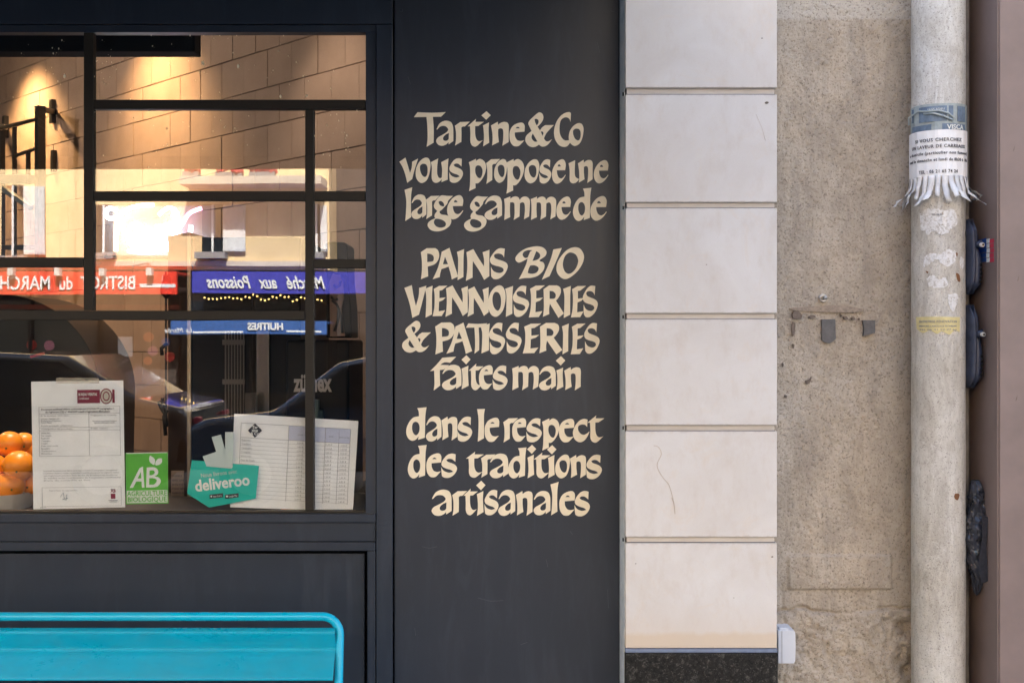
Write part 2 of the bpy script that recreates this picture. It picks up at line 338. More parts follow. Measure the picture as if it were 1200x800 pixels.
def thing(name, label, cat, loc=(0,0,0), group=None, kind=None):
    o = bpy.data.objects.new(name, None); COL.objects.link(o); o.location = loc; o.empty_display_size = .1
    o['label'] = label; o['category'] = cat
    if group: o['group'] = group
    if kind: o['kind'] = kind
    return o
def wloc(o):
    v = Vector(o.location)
    while o.parent: o = o.parent; v = v+Vector(o.location)
    return v
def part(name, mb, mat, parent=None, smooth=False, bevel=0, label=None, seg=2, stuff=False):
    me = bpy.data.meshes.new(name)
    V = np.array(mb.v, dtype=float); c = (V.min(0)+V.max(0))/2
    me.from_pydata((V-c).tolist(), [], mb.f); me.update()
    for m_ in (mat if isinstance(mat, (list, tuple)) else [mat]): me.materials.append(m_)
    if smooth:
        me.polygons.foreach_set('use_smooth', [True]*len(me.polygons))
    o = bpy.data.objects.new(name, me); COL.objects.link(o)
    o.location = Vector(c) - (wloc(parent) if parent else Vector((0,0,0))); o.parent = parent
    if bevel:
        b = o.modifiers.new('bevel', 'BEVEL'); b.width = bevel; b.segments = seg; b.limit_method = 'ANGLE'
    if smooth == 'auto':
        me.polygons.foreach_set('use_smooth', [False]*len(me.polygons))
    if label: o['label'] = label
    if stuff: o['kind'] = 'stuff'
    return o
def tag(o, label, cat, group=None): o['label'] = label; o['category'] = cat; (group and o.__setitem__('group', group)); return o
def struct(name, mb, mat, **k): o = part(name, mb, mat, **k); o['kind'] = 'structure'; return o
def copy_tree(o, parent=None, loc=None):
    c = o.copy(); COL.objects.link(c); c.parent = parent
    if loc is not None: c.location = loc
    for ch in o.children: copy_tree(ch, c)
    return c

def spline_pts(s, n=6):
    """'x,y x,yc ...' closed contour; 'c' marks a corner; Catmull-Rom between"""
    P_, C_ = [], []
    for t in s.split():
        cflag = t.endswith('c'); x, y = t.rstrip('c').split(','); P_.append((float(x), float(y))); C_.append(cflag)
    N = len(P_); out = []
    for i in range(N):
        p1, p2 = np.array(P_[i]), np.array(P_[(i+1)%N])
        out.append(tuple(p1))
        if C_[i] and C_[(i+1)%N]: continue
        p0 = p1-(p2-p1)*.0 if C_[i] else np.array(P_[i-1])
        p3 = p2 if C_[(i+1)%N] else np.array(P_[(i+2)%N])
        d = max(1e-6, np.linalg.norm(p2-p1))
        m1 = (p2-p0)*.5; m2 = (p3-p1)*.5
        for m_ in (m1, m2):
            L = np.linalg.norm(m_)
            if L > d*1.1: m_ *= d*1.1/L
        for k in range(1, n):
            t = k/n
            out.append(tuple((2*t**3-3*t**2+1)*p1+(t**3-2*t**2+t)*m1+(-2*t**3+3*t**2)*p2+(t**3-t**2)*m2))
    return out
def fill_contours(contours, ext=.0004):
    """contours of 2-D points -> (verts, faces) of a thin filled solid in local x,y,z (z up out of page)"""
    cu = bpy.data.curves.new('tmp', 'CURVE'); cu.dimensions = '2D'; cu.fill_mode = 'BOTH'; cu.extrude = ext
    for c in contours:
        sp = cu.splines.new('POLY'); sp.points.add(len(c)-1); sp.use_cyclic_u = True
        for k, (x, y) in enumerate(c): sp.points[k].co = (x, y, 0, 1)
    o = bpy.data.objects.new('tmp', cu); me = o.to_mesh()
    v = [tuple(p.co) for p in me.vertices]; f = [tuple(p.vertices) for p in me.polygons]
    o.to_mesh_clear(); bpy.data.objects.remove(o); bpy.data.curves.remove(cu); return v, f
def text_geo(body, size=1.0, align='LEFT', bold=0.0, shear=0.0, sx=1.0, spacing=1.0, ext=.0003, res=3, width=None, word=1.0):
    cu = bpy.data.curves.new('tmp', 'FONT'); cu.body = body; cu.size = size; cu.align_x = align; cu.offset = bold; cu.shear = shear
    cu.space_character = spacing; cu.space_word = word; cu.extrude = ext; cu.resolution_u = res
    o = bpy.data.objects.new('tmp', cu); COL.objects.link(o); bpy.context.view_layer.update()
    me = o.to_mesh(); v = [tuple(p.co) for p in me.vertices]; f = [tuple(p.vertices) for p in me.polygons]
    o.to_mesh_clear(); bpy.data.objects.remove(o); bpy.data.curves.remove(cu)
    A = np.array(v); A[:, 0] *= sx
    if width:
        x0, x1 = A[:, 0].min(), A[:, 0].max(); mid = {'LEFT': 0, 'CENTER': 0, 'RIGHT': 0}[align]; A[:, 0] = mid+(A[:, 0]-mid)*width/(x1-x0)
    return A, f
def put_text(mb, A, f, o, ux=(1,0,0), uy=(0,0,1)):
    """flat text facing -Y by default: local x->ux, y->uy, z-> ux x uy"""
    o, ux, uy = Vector(o), Vector(ux), Vector(uy); w = ux.cross(uy)
    mb.add([o+ux*float(p[0])+uy*float(p[1])+w*float(p[2]) for p in A], f)

# ================================================================== LARGE STRUCTURE: ground and street
g = MB(); g.box(-60, -80, -.20, 60, 60, -.15); struct('road', g, M_ASPHALT)
k = MB(); k.box(-30, -4.30, -.149, 30, 16, -.001); struct('pavement', k, M_PAVE)
k = MB(); k.box(-30, -19.5, -.149, 30, -14.3, -.001); struct('far_pavement', k, M_PAVE)
for y0, y1 in ((-4.5, -4.302), (-14.298, -14.1)):
    k = MB()
    for i in range(60): k.box(-30+i, y0, -.149, -29.01+i, y1, .004)
    o = struct('kerb', k, M_KERB)

# ================================================================== our shopfront
ZT, ZB = 2.60, 0.0
X = lambda px, Y=0.0: P(px, 0, Y)[0]
Zp = lambda py, Y=0.0: P(0, py, Y)[2]
# rear masonry that carries the front (seen only from the side and above)
m = MB(); m.box(-22, .302, 3.25, 22, 6.0, 20.5); m.box(-14, -.02, 2.62, X(722), .11, 3.24); m.box(-14, -.02, 3.241, X(722), .30, 20.5); m.box(X(1175)+.02, -.10, 3.0, 14, .30, 20.5); m.box(X(722)+.001, .06, 2.8, X(1175)+.019, .30, 20.5)
struct('upper_facade', m, M_CREAMW)
m = MB(); m.box(-14, .05, 0, X(-300), .60, 2.60); struct('shop_side_wall', m, M_PAINT)

shop = thing('shop_window', 'anthracite metal shop window with brown glazing bars and many panes', 'window', (X(80), 0, 0))
GY = .012                                   # front face of the glass
FX0 = X(-260)
def rect(mb, x0, y0, x1, y1, Ya, Yb):        # pixel rectangle at the front face Ya
    mb.box(X(x0, Ya), Ya, Zp(y1, Ya), X(x1, Ya), Yb, Zp(y0, Ya)); return mb
# outer frame: header, right stile (stepped), sill, lower rail, recessed lower panel
mb = MB(); mb.box(FX0-.05, -.006, Zp(28, -.006), X(460, -.006), .06, ZT); part('header', mb, M_PAINT, shop, bevel=.0012)
mb = MB(); mb.box(FX0, .0, Zp(38, .0), X(453, .0), .03, Zp(28, -.006)-.0015); part('header_bead', mb, M_PAINT, shop, bevel=.001)
mb = MB(); mb.box(X(441, -.006), -.006, 0.02, X(460, -.006), .10, Zp(28, -.006)-.002); part('outer_stile', mb, M_PAINT, shop, bevel=.0012)
mb = MB(); mb.box(X(428.5, .0), .0, Zp(603, .0), X(441, -.006)-.0012, .05, Zp(38, .004)-.001); part('inner_stile', mb, M_PAINT, shop, bevel=.001)
mb = MB(); mb.box(FX0, -.010, Zp(612, -.010), X(440, -.010), .05, Zp(602, -.010)); part('sill', mb, M_PAINT, shop, bevel=.0015)
mb = MB(); mb.box(FX0, .002, Zp(598.5, .002), X(431, .002), .03, Zp(602, -.010)+.0006); part('sill_bead', mb, M_BAR, shop)
mb = MB(); mb.box(FX0, .000, Zp(634, 0), X(440.2, 0), .10, Zp(612, -.010)-.0012); part('rail', mb, M_PAINT, shop, bevel=.001)
mb = MB(); mb.box(FX0, -.006, Zp(645, -.006), X(440.2, 0), .10, Zp(634, 0)-.001); part('rail', mb, M_PAINT, shop, bevel=.001)
mb = MB(); mb.box(X(430.5, -.004), -.004, .02, X(440.2, 0), .10, Zp(645, -.006)-.001); part('lower_stile', mb, M_PAINT, shop, bevel=.001)
mb = MB(); mb.box(FX0, .012, .02, X(427, .012), .05, Zp(648.5, .012)); part('lower_panel', mb, M_PAINT, shop, bevel=.001)
mb = MB(); mb.box(FX0, .052, .02, X(440, 0)-.002, .055, Zp(640)); part('panel_backing', mb, M_DARKGAP, shop)
mb = MB(); mb.box(FX0-.06, -.006, .02, FX0-.001, .10, Zp(28, -.006)-.002); part('outer_stile', mb, M_PAINT, shop, bevel=.0012)
# glazing bars
BY = .004
def bar(x0, y0, x1, y1, dy=0): mb = MB(); rect(mb, x0, y0, x1, y1, BY+dy, GY+.014); part('glazing_bar', mb, M_BAR, shop, bevel=.0012)
bar(98, 38, 109, 363.5)
bar(357.5, 128.5, 367.5, 598)
bar(109.6, 117, 428, 128)
bar(-250, 224, 97.6, 235) if False else None
bar(109.6, 224, 357, 235); bar(368, 224, 428, 235)
bar(-250, 301.5, 97.6, 313); bar(368, 303.5, 428, 314)
bar(-250, 364, 357, 375)
# panes
def pane(x0, y0, x1, y1):
    mb = MB(); mb.box(X(x0, GY), GY, Zp(y1, GY), X(x1, GY), GY+.006, Zp(y0, GY)); part('glass_pane', mb, M_GLASS, shop)
for r_ in ((-250, 36, 103, 307), (-250, 307.5, 103, 369), (-250, 369.5, 362, 601), (103.5, 36, 432, 122), (103.5, 122.5, 362, 229),
           (362.5, 122.5, 432, 229), (103.5, 229.5, 362, 369), (362.5, 229.5, 432, 309), (362.5, 309.5, 432, 601)): pane(*r_)

mb = MB(); fr_ = random.Random(11)
for k_ in range(150):
    cx_, cy_, sx_, sy_ = fr_.choice([(60, 80, 25, 22), (125, 80, 14, 20), (270, 60, 40, 20), (250, 150, 60, 25), (320, 90, 60, 30), (400, 160, 14, 25), (180, 130, 50, 40)])
    p = P(fr_.gauss(cx_, sx_), min(max(fr_.gauss(cy_, sy_), 42), 196), GY-.0005)
    if p.x > X(424): continue
    a_ = fr_.uniform(.0006, .0016)*(2.2 if k_ % 23 == 0 else 1); mb.ball((p.x, p.y, p.z), a_, .0003, a_*fr_.uniform(.8, 2.0), 7, 4)
o = part('paint_flecks', mb, plain('pale_flecks', (.85, .76, .55), .8), shop, smooth=True, stuff=True)
# sign panel with the painted text
GL = {
'T': ["75,190c 140,102c 390,112 640,100c 555,182c 412,184c 427,400 425,640c 300,712c 318,560 312,330 298,186c"],
'a': ["470,408c 520,310 590,262 665,252 735,280 768,350 775,450 775,612c 690,672c 690,632c 640,675 575,695 510,680 470,630 470,590 500,548 560,512 640,465 678,425 680,395 640,352 580,343 530,362 490,405c",
      "695,468c 640,495 600,535 590,570 605,600 640,608 675,595 692,570c"],
'e': ["370,598c 285,688 230,705 170,690 120,620 105,520 115,430 160,350 230,305 310,285 355,300 378,350 372,445c 200,460c 205,530 240,590 290,610 325,608c",
      "212,387c 235,365 265,362 292,387c"],
'E1': ["1060,508c 1000,600 930,670 850,700 790,680 740,610 720,500 735,390 790,280 870,195 970,155 1030,185 1060,270 1045,400c 840,402c 850,480 880,550 930,582 980,572 1025,530 1045,500c",
       "862,316c 870,285 895,268 920,280 940,316c"],
'i': ["468,335c 575,282c 568,420 578,640c 470,705c 485,560 480,420"],
'.': ["530,85c 605,155c 525,235c 440,158c"],
'r': ["492,318c 580,255c 735,250c 655,330c 620,332 598,350c 600,450 598,590c 495,652c 510,560 510,420"],
't': ["195,352c 345,220c 335,272c 485,272c 385,345c 330,348c 330,480 345,560 375,605 410,615 465,598c 400,665 360,700 320,712 270,685 245,620 245,480 238,350c"],
'n': ["345,232c 478,148c 485,215c 540,170 610,152 670,175 692,240 690,400 690,605c 565,690c 580,560 585,400 575,320 545,298 510,300 485,320c 485,450 500,605c 365,682c 375,560 370,400"],
'u': ["5,165c 140,95c 122,240 122,380 145,445 175,462 205,452c 212,300 195,165c 330,95c 318,250 315,490c 200,538c 205,482c 165,525 110,550 60,538 25,490 18,400 22,270"],
'U1': ["125,230c 280,158c 270,400 285,540 370,600c 345,640 300,680 240,700 180,680 150,620 150,400"],
's': ["575,245c 580,105c 520,90 450,112 390,178 348,265 358,330 420,372 500,400 542,435c 470,452 400,428 362,390 342,345c 345,440 355,520c 400,548 470,548 540,505 590,430 602,360 570,305 520,275 450,245 425,212c 465,190 515,195 550,222"],
'S': ["862,285c 878,108c 790,98 720,125 650,195 590,290 582,350 610,410 680,445 780,470 840,500 852,550 800,590 730,590 660,560 620,510 600,465c 600,560 605,660c 650,710 720,718 790,690 870,620 920,530 938,460 915,400 850,360 760,330 690,300 662,255 680,220 740,205 800,215 840,245"],
'o': ["700,97 770,120 812,220 808,350 780,500 720,630 620,692 540,665 480,580 462,470 480,330 540,210 620,130", "650,240 710,260 742,330 742,450 715,530 670,550 610,500 570,400 565,300 600,255"],
'v': ["80,195c 222,98c 270,250 330,455c 370,330 380,195c 520,120c 440,370 380,600c 265,688c 215,480 150,310"],
'p': ["-5,165c 128,100c 130,140c 180,105 230,108 290,160 315,250 295,370 240,480 170,555 118,560c 120,650c 0,705c 15,600 20,400 15,250", "165,222 215,240 248,310 240,400 210,460 165,450 125,390 112,310 125,245"],
'l': ["75,85c 238,30c 215,200 210,450 215,665c 90,745c 105,550 110,300"],
'L1': ["60,102c 188,98c 172,200 172,400 172,582c 70,638c 82,400 80,250"],
'g': ["505,120c 420,205 400,260 300,370 265,395 270,430 310,455 400,470 460,520 475,580 440,660 340,730 220,757 110,735 50,670 50,610 100,560 185,520c 168,490 180,440 220,390c 170,340 158,290 180,230 240,150 300,110 400,118",
      "245,225 290,212 335,250 345,300 310,305 265,280", "195,530 280,540 350,575 378,625 350,675 270,690 200,665 160,610 165,560"],
'm': ["90,215c 230,160c 232,210c 280,175 350,158 410,180 440,235c 490,180 560,160 620,180 665,240 665,400 650,605c 535,668c 555,500 555,380 540,310 500,288 445,310c 440,450 435,605c 305,682c 325,550 325,400 320,320 290,290 225,292c 220,450 228,620c 95,682c 105,500 105,350"],
'd': ["305,115c 465,98c 445,250 440,450 435,665c 318,705c 330,640c 280,700 215,720 155,680 118,590 125,480 170,370 240,290 335,265c 330,180", "270,368 320,390 345,460 335,560 290,618 245,590 218,510 225,410"],
'P': ["88,178c 205,100c 375,98c 430,140 455,230 435,330 360,420 225,465c 230,560 235,660c 90,715c 108,550 108,350", "215,205c 280,215 335,250 348,310 325,360 215,375c"],
'A': ["505,170c 660,92c 740,370 830,665c 705,722c 680,600 640,465c 575,492 500,515c 475,600 465,675c 325,718c 400,560 450,420", "570,270c 630,418c 528,420c"],
'I': ["808,175c 952,118c 940,300 938,670c 820,732c 830,500 830,300"],
'N': ["112,180c 250,118c 350,290 462,460c 462,320 435,182c 572,132c 568,350 570,655c 465,730c 370,550 240,355c 235,500 235,685c 100,748c 125,550 128,350"],
'B': ["105,560c 150,480 220,330 243,240c 150,290 100,302 58,270 55,220 110,150 200,90 300,60 400,48 490,70 540,130 520,200 430,270 490,300 510,360 480,440 400,510 300,540 200,545",
      "320,112c 250,108 190,132 165,175 185,218 215,232 245,222c 285,130c", "380,122c 430,160 440,210 400,255 320,278c 350,200", "285,348c 350,345 405,370 415,410 380,460 310,478 245,465c 260,400"],
'J': ["645,98c 778,75c 690,280 585,515c 465,570c 550,380 610,230"],
'Q': ["980,62 1070,90 1125,190 1105,310 1030,430 930,520 840,560 760,530 700,440 705,320 770,200 870,100", "925,145 1000,180 1035,270 1010,370 950,450 880,478 820,430 795,330 820,220 870,160"],
'V': ["60,110c 190,60c 220,250 262,425c 310,250 318,110c 445,72c 380,330 315,580c 200,635c 150,380"],
'E': ["575,128c 670,75c 815,72c 720,150c 675,158c 675,288c 785,275c 735,325c 668,352c 662,518c 775,500c 715,600c 555,605c 585,450 590,250"],
'O': ["600,65 670,95 712,200 710,350 670,500 600,590 530,617 460,580 415,490 405,360 440,210 510,110", "550,180 600,205 632,290 630,420 600,495 565,508 515,460 485,370 485,260 515,195"],
'R': ["240,128c 330,65c 460,65c 515,100 525,180 490,260 445,315c 575,525c 485,598c 345,365c 332,450 335,535c 230,580c 245,450 245,280", "340,155c 400,165 440,210 435,260 410,282 340,285c"],
'&': ["635,298c 490,440 435,540c 470,585 520,595 600,555c 530,640 470,680 420,690 380,685 335,655c 270,690 200,700 120,670 65,600 60,540 90,480 185,405c 150,340 120,270 150,210 230,140 330,70 400,90 425,160 395,240 305,330c 355,395c 400,340 460,300c",
      "245,190c 290,185 325,215 320,265 290,305c 260,250", "210,450c 305,598c 250,600 200,560 185,510", "372,417c 410,417 425,450 405,495c"],
'f': ["48,272c 140,180 220,85c 300,78 415,70c 330,155c 250,150 190,185c 315,188c 240,250c 185,258c 185,350 190,475c 98,545c 110,450 105,265c"],
'C': ["507,278c 515,120c 480,100 400,120 320,180 250,290 215,430 230,570 300,680 385,715 450,700 500,640c 480,600 410,600 350,550 315,460 315,330 340,240 400,195 460,200 495,235"],
'c': ["800,385c 808,265c 750,252 680,280 610,360 570,470 590,570 640,620 700,632 760,600 810,530 840,455c 790,495 740,512 690,490 655,430 660,370 710,345 765,350"],
}
WORDS = [  # word, then glyph,x0,x1,y0,y1 in photo pixels
("Tartine&Co", "T 485 522.4 131.6 172.2;a 511.1 531.3 141.7 171;r 533 550.6 142.9 170.7;t 547.9 567.1 139.6 172.1;i 566 573.3 143.7 171.7;. 564.1 575.1 130.6 140.6;n 575.4 596.3 142.9 171;e 597 615 143.9 171.7;& 615.5 649 132 172.7;C 649.2 669.1 131.6 172.4;o 666.5 683.9 144.5 171.2"),
("vous", "v 468 490 184.9 214.4;o 487.1 504.6 184.9 214.6;u 505 525.6 185.9 214.4;s 526.4 542.6 185.6 214.4"),
("propose", "p 549.4 569.7 186.3 224;r 569.7 586 186.5 215.6;o 579 594.3 186.6 214.4;p 593.1 614.2 186.5 227;o 614.7 632 186.8 215;s 631.9 646 186.8 215.2;E1 646.8 663 186.8 215.4"),
("une", "U1 666.3 678.5 187.9 215;n 677.3 694.6 187.4 214.5;E1 695.9 713 187.8 215"),
("large", "l 474.1 483.1 219.6 259;a 482 499.7 227.9 256.8;r 499.3 515.2 229.5 256.8;g 501.1 530.8 229 271.2;E1 524 542.9 228.8 257.1"),
("gamme", "g 543.8 572 229.9 271.4;a 567.8 588.3 229.2 257.8;m 590.7 621 230.3 257.8;m 622 651.8 230.5 257.8;E1 652 669 230.4 257.6"),
("de", "d 671.4 693 220.1 259;E1 691.8 711 229.8 258.7"),
("PAINS", "P 493.2 514.7 290.8 327;A 507.1 536.8 290.4 327.4;I 535.5 543.9 291.9 328.2;N 545.9 573.6 291.9 329;S 574.2 595.1 290.8 327.2"),
("BIO", "B 603.9 640.5 288.6 327;J 634.9 658.4 290.6 327.8;Q 652 684.4 289.7 327"),
("VIENNOISERIES", "V 473.9 499.7 334 372.3;I 498 507 334.8 372.1;E 507 524.3 334.8 370.5;N 522 548.3 334.3 371.2;N 548 572.7 335.7 371;O 572 592.5 334.3 371.1;I 592 601.3 335 371.2;S 601 620 334.7 371.3;E 619.7 638.6 334.4 371.8;R 636.2 660.8 334.4 372.4;I 659.9 669 335 372.5;E 669 686.7 335 371.8;S 683 700.5 334.6 371.8"),
("&", "& 471.2 505 375.8 413.1"),
("PATISSERIES", "P 510 532.8 377.7 415.2;A 523.1 553.3 377.9 414.5;T 546 571 378.7 414.3;I 563.3 574 378.9 413.9;S 573 592 378 415;S 592.8 611.2 378 414;E 612.6 634.4 379 413.9;R 632 659 378.3 415;I 658.5 666.6 379 415;E 668.8 686.2 379 415;S 684.6 702.6 378.3 414.3"),
("faites", "f 504 534.6 417.8 457.4;a 517.9 540.8 427.2 457;i 540.8 549.2 428.3 456;. 540.8 551.4 416 426.8;t 549.2 566.7 425.8 457;e 561.3 577.5 427.7 456.2;s 577.3 594.8 428 457"),
("main", "m 600.1 631.6 428.5 457;a 631.6 651.3 428.7 457.2;i 652 660.1 430.6 457;. 651.3 662.5 417.1 428.1;n 661.2 680.7 429.9 457.2"),
("dans", "d 476 499.9 476.9 516.1;a 499.1 517.4 487.4 517;n 517.3 536 487.9 515.9;s 536 553.4 487.9 517.2"),
("le", "L1 559.2 568.3 478.9 517.2;e 567.9 585.1 489.1 517.5"),
("respect", "r 589.8 607 489.6 518.2;e 600.2 616.6 489.6 517.2;s 616.8 634.9 489.7 518;p 635.2 655.5 490 527.5;e 655 673 490.3 518;c 671.3 690.9 490.5 517.8;t 688.4 708.3 486.5 518.4"),
("des", "d 477.9 500 521 560.2;e 499.6 517.3 530.8 558.9;s 517.1 535.6 531.1 559.6"),
("traditions", "t 545.9 567.1 528.9 559.4;r 563.8 580.6 532.1 559.3;a 573.9 595.6 531.1 560;d 595.3 617 523.9 560.2;i 618.1 625.9 532.4 560;. 617.6 628.4 520.9 531.4;t 625.3 645.1 529.9 560.1;i 642.1 650 532.8 560;. 641 652.1 521.2 532;o 650.6 667.9 532.3 560.1;n 667.9 686.7 532.8 560;s 687 705.3 532.4 561.1"),
("artisanales", "a 505.8 529.3 573.3 604;r 530 547.5 574.8 603.8;t 542.9 560 572.1 603.3;i 558.8 566.7 575 604;. 557.9 569 562.9 574;s 567.7 584.2 573.5 603.3;a 583.8 603.8 573.5 604;n 604.6 624.2 575 603.8;a 625.2 645 574.8 603.3;l 645 654.6 564.3 603.3;e 655.4 673.8 575 603.8;s 673.3 691.3 574.8 604.6"),
]
PY = 0.0
panel = thing('painted_sign', 'dark grey panel painted with cream calligraphic French bakery text', 'sign', (X(595), 0, 0))
mb = MB(); mb.box(X(462.3), PY, .02, X(726), .03, ZT); part('board', mb, M_PANEL, panel, bevel=.0015)
mb = MB(); mb.box(X(455), .032, .0, X(735), .05, ZT); part('backing', mb, M_DARKGAP, panel)
M_SCUFF = plain('pale_scuff', (.075, .085, .10), .6)
for q in ([(495, 640), (503, 642), (512, 640)], [(640, 655), (642, 664)], [(668, 622), (671, 626)], [(700, 50), (703, 62)], [(478, 90), (481, 99)], [(560, 700), (575, 704), (590, 703)], [(712, 690), (713, 712)], [(610, 755), (618, 752)], [(486, 735), (487, 744)]):
    mb = MB(); mb.tube([P(x, y, -.0001) for x, y in q], .0004, 5); part('scuff_mark', mb, M_SCUFF, panel)
for x, y in ((470, 12), (718, 12)):
    mb = MB(); p = P(x, y, 0); mb.tube([(p.x, .001, p.z), (p.x, -.0015, p.z)], .004, 12); part('screw_cap', mb, M_PAINT, panel, bevel=.0005)
for wi, (word, seq) in enumerate(WORDS):
    mb = MB()
    for li, gs in enumerate(seq.split(';')):
        q = gs.split(); ch = q[0]; x0, x1, y0, y1 = map(float, q[1:])
        cs = [spline_pts(c_) for c_ in GL[ch]]
        ox = [p[0] for p in cs[0]]; oy = [p[1] for p in cs[0]]
        a0, a1, b0, b1 = min(ox), max(ox), min(oy), max(oy)
        cs = [[(x0+(p[0]-a0)/(a1-a0)*(x1-x0), y0+(p[1]-b0)/(b1-b0)*(y1-y0)) for p in c_] for c_ in cs]
        cs = [[((x-600)*.002, CAMZ+(400-y)*.002) for x, y in c_] for c_ in cs]
        v, f = fill_contours(cs, .0003)
        yo = PY-.0004-.00012*(li % 3)
        put_text(mb, v, f, (0, yo, 0))
    part('painted_word', mb, M_CREAM, panel)

# stone pier
pier = thing('stone_pier', 'pale limestone block pier on black granite foot beside the dark sign panel', 'pier', (X(822), -.06, 0))
SY = -.126; SX0, SX1 = X(733, SY), X(910.5, SY)
blocks = [(-140, -28), (-24, 103), (111, 237), (244, 367), (374, 498), (505, 629), (636, 759)]
def ashlar(x0, x1, z0, z1, y0, y1, ch=.0022, nx=18, nz=12, amp=.0004):
    mb = MB(); mb.box(x0, y0, z0, x1, y1, z1); return mb
for a, b_ in blocks:
    mb = ashlar(SX0, SX1, Zp(b_, SY), Zp(a, SY), SY, .10)
    part('stone_block', mb, M_STONE, pier, bevel=.0016, seg=3)
mb = MB(); mb.box(SX0+.004, SY+.009, Zp(755, SY), SX1-.004, .098, Zp(-140, SY)); part('joint_core', mb, plain('pale_mortar', (.60, .56, .52), .85, var=.08), pier)
mb = MB(); mb.box(SX0-.0005, SY-.002, Zp(764, SY), SX1+.001, .10, Zp(759.5, SY)); part('blue_strip', mb, M_BLUETAPE, pier, bevel=.001)
mb = MB(); mb.box(SX0-.001, SY-.004, 0, SX1+.0015, .10, Zp(764.5, SY)); part('granite_foot', mb, M_GRANITE, pier, bevel=.002)
mb = MB(); mb.box(X(726.3), -.112, .0, SX0-.0006, .03, ZT)
seal = part('sealant_strip', mb, M_SEAL, pier)
for yy in (108, 242, 371, 502, 634):
    mb = MB(); mb.box(SX0-.0045, SY+.022, Zp(yy+2, SY), SX0-.0015, SY+.026, Zp(yy-2, SY)); part('spacer', mb, M_DARKGAP, pier)
M_JL = plain('joint_line_dark', (.13, .12, .13), .9)  # even dark tone for the thin strip at the bottom of each groove
for a, b_ in blocks[1:]:
    z = Zp(a, SY); mb = MB(); mb.box(SX0+.0035, SY+.0012, z+.0001, SX1-.0035, SY+.0088, z+.0013); part('joint_line', mb, M_JL, pier)
# scribble and small chips on the stone
def stroke(name, pts, r, mat, parent, Y):
    mb = MB(); q = [P(x, y, Y) for x, y in pts]; mb.tube([(p.x, p.y, p.z) for p in q], r, 6); return part(name, mb, mat, parent, smooth=True)
M_PENCIL = plain('pale_brown_scratch', (.50, .42, .35), .9)
cp = spline_pts("766,522 772,524 775,532 770,545 776,558 784,568 790,590 791,602 789,588 780,566 772,556 768,545 773,533 770,526", 4)
stroke('scratch_mark', cp[:34], .0007, M_PENCIL, pier, SY-.0001)
stroke('scratch_mark', [(886, 134), (893, 150), (897, 165)], .0004, M_PENCIL, pier, SY-.0001)
for (x, y, r) in ((898.5, 120.5, .0035), (893, 45, .0015), (905, 652, .002), (745, 660, .0012), (828, 310, .0012), (860, 700, .001)):
    p = P(x, y, SY-.0002); mb = MB(); mb.ball((p.x, p.y, p.z), r*1.3, .0008, r*.7, 10, 6, .15); part('chip', mb, M_CHIP, pier, smooth=True)

# plaster wall strip: a real relief
def vnoise(nx, nz, cell, seed):
    r_ = np.random.default_rng(seed); gx, gz = int(nx/cell)+3, int(nz/cell)+3
    G = r_.random((gz, gx)); xs = np.arange(nx)/cell; zs = np.arange(nz)/cell
    xi, zi = xs.astype(int), zs.astype(int); fx, fz = xs-xi, zs-zi
    fx = fx*fx*(3-2*fx); fz = (fz*fz*(3-2*fz))[:, None]
    a = G[np.ix_(zi, xi)]*(1-fx)+G[np.ix_(zi, xi+1)]*fx; b = G[np.ix_(zi+1, xi)]*(1-fx)+G[np.ix_(zi+1, xi+1)]*fx
    return (a*(1-fz)+b*fz)-.5
WY = .03
wx0, wx1, wz0, wz1 = X(900, WY), X(1150, WY), .45, 2.45
st = .0022; nx, nz = int((wx1-wx0)/st), int((wz1-wz0)/st)
H = np.zeros((nz, nx))
for cell, amp, sd_ in ((90, .006, 1), (35, .0035, 2), (12, .0016, 3), (5, .0016, 4), (2.6, .0018, 5), (1.4, .0012, 6)): H += vnoise(nx, nz, cell, sd_)*amp*1.15
xs = wx0+np.arange(nx)*st; zs = wz0+np.arange(nz)*st
PXg = 600+xs/(WY-CAMY)*F; PYg = 400-(zs-CAMZ)/(WY-CAMY)*F
PXm, PYm = np.meshgrid(PXg, PYg)
def sm(a, b, x): t = np.clip((x-a)/(b-a), 0, 1); return t*t*(3-2*t)
# faint raised patch
rp = sm(922, 925, PXm)*(1-sm(1043, 1046, PXm))*sm(648, 652, PYm)*(1-sm(688, 691, PYm)); H += rp*.007
# coarse lower course, slightly proud, with a broken ledge
edge = 716 + 3*np.sin(PXm/17.)+ vnoise(nx, nz, 8, 9)*5 - 2.0*(PXm > 1035)
low = sm(0, 4, PYm-edge); H += low*(.006+vnoise(nx, nz, 26, 11)*.013+vnoise(nx, nz, 9, 12)*.008+vnoise(nx, nz, 3, 13)*.004)
H -= np.exp(-((PYm-edge)/2.2)**2)*(.007+.004*vnoise(nx, nz, 20, 15))*(.35+.65*((PXm < 985) | (PXm > 1030)))
H -= np.exp(-((PXm-(1036+3*np.sin(PYm/9)))/2.0)**2)*sm(718, 724, PYm)*.006
H -= sm(1040, 1062, PXm)*sm(720, 740, PYm)*.030*(.6+vnoise(nx, nz, 10, 17))
H -= np.exp(-((PXm-(918+2*np.sin(PYm/23)))/2.0)**2)*sm(650, 700, PYm)*.003
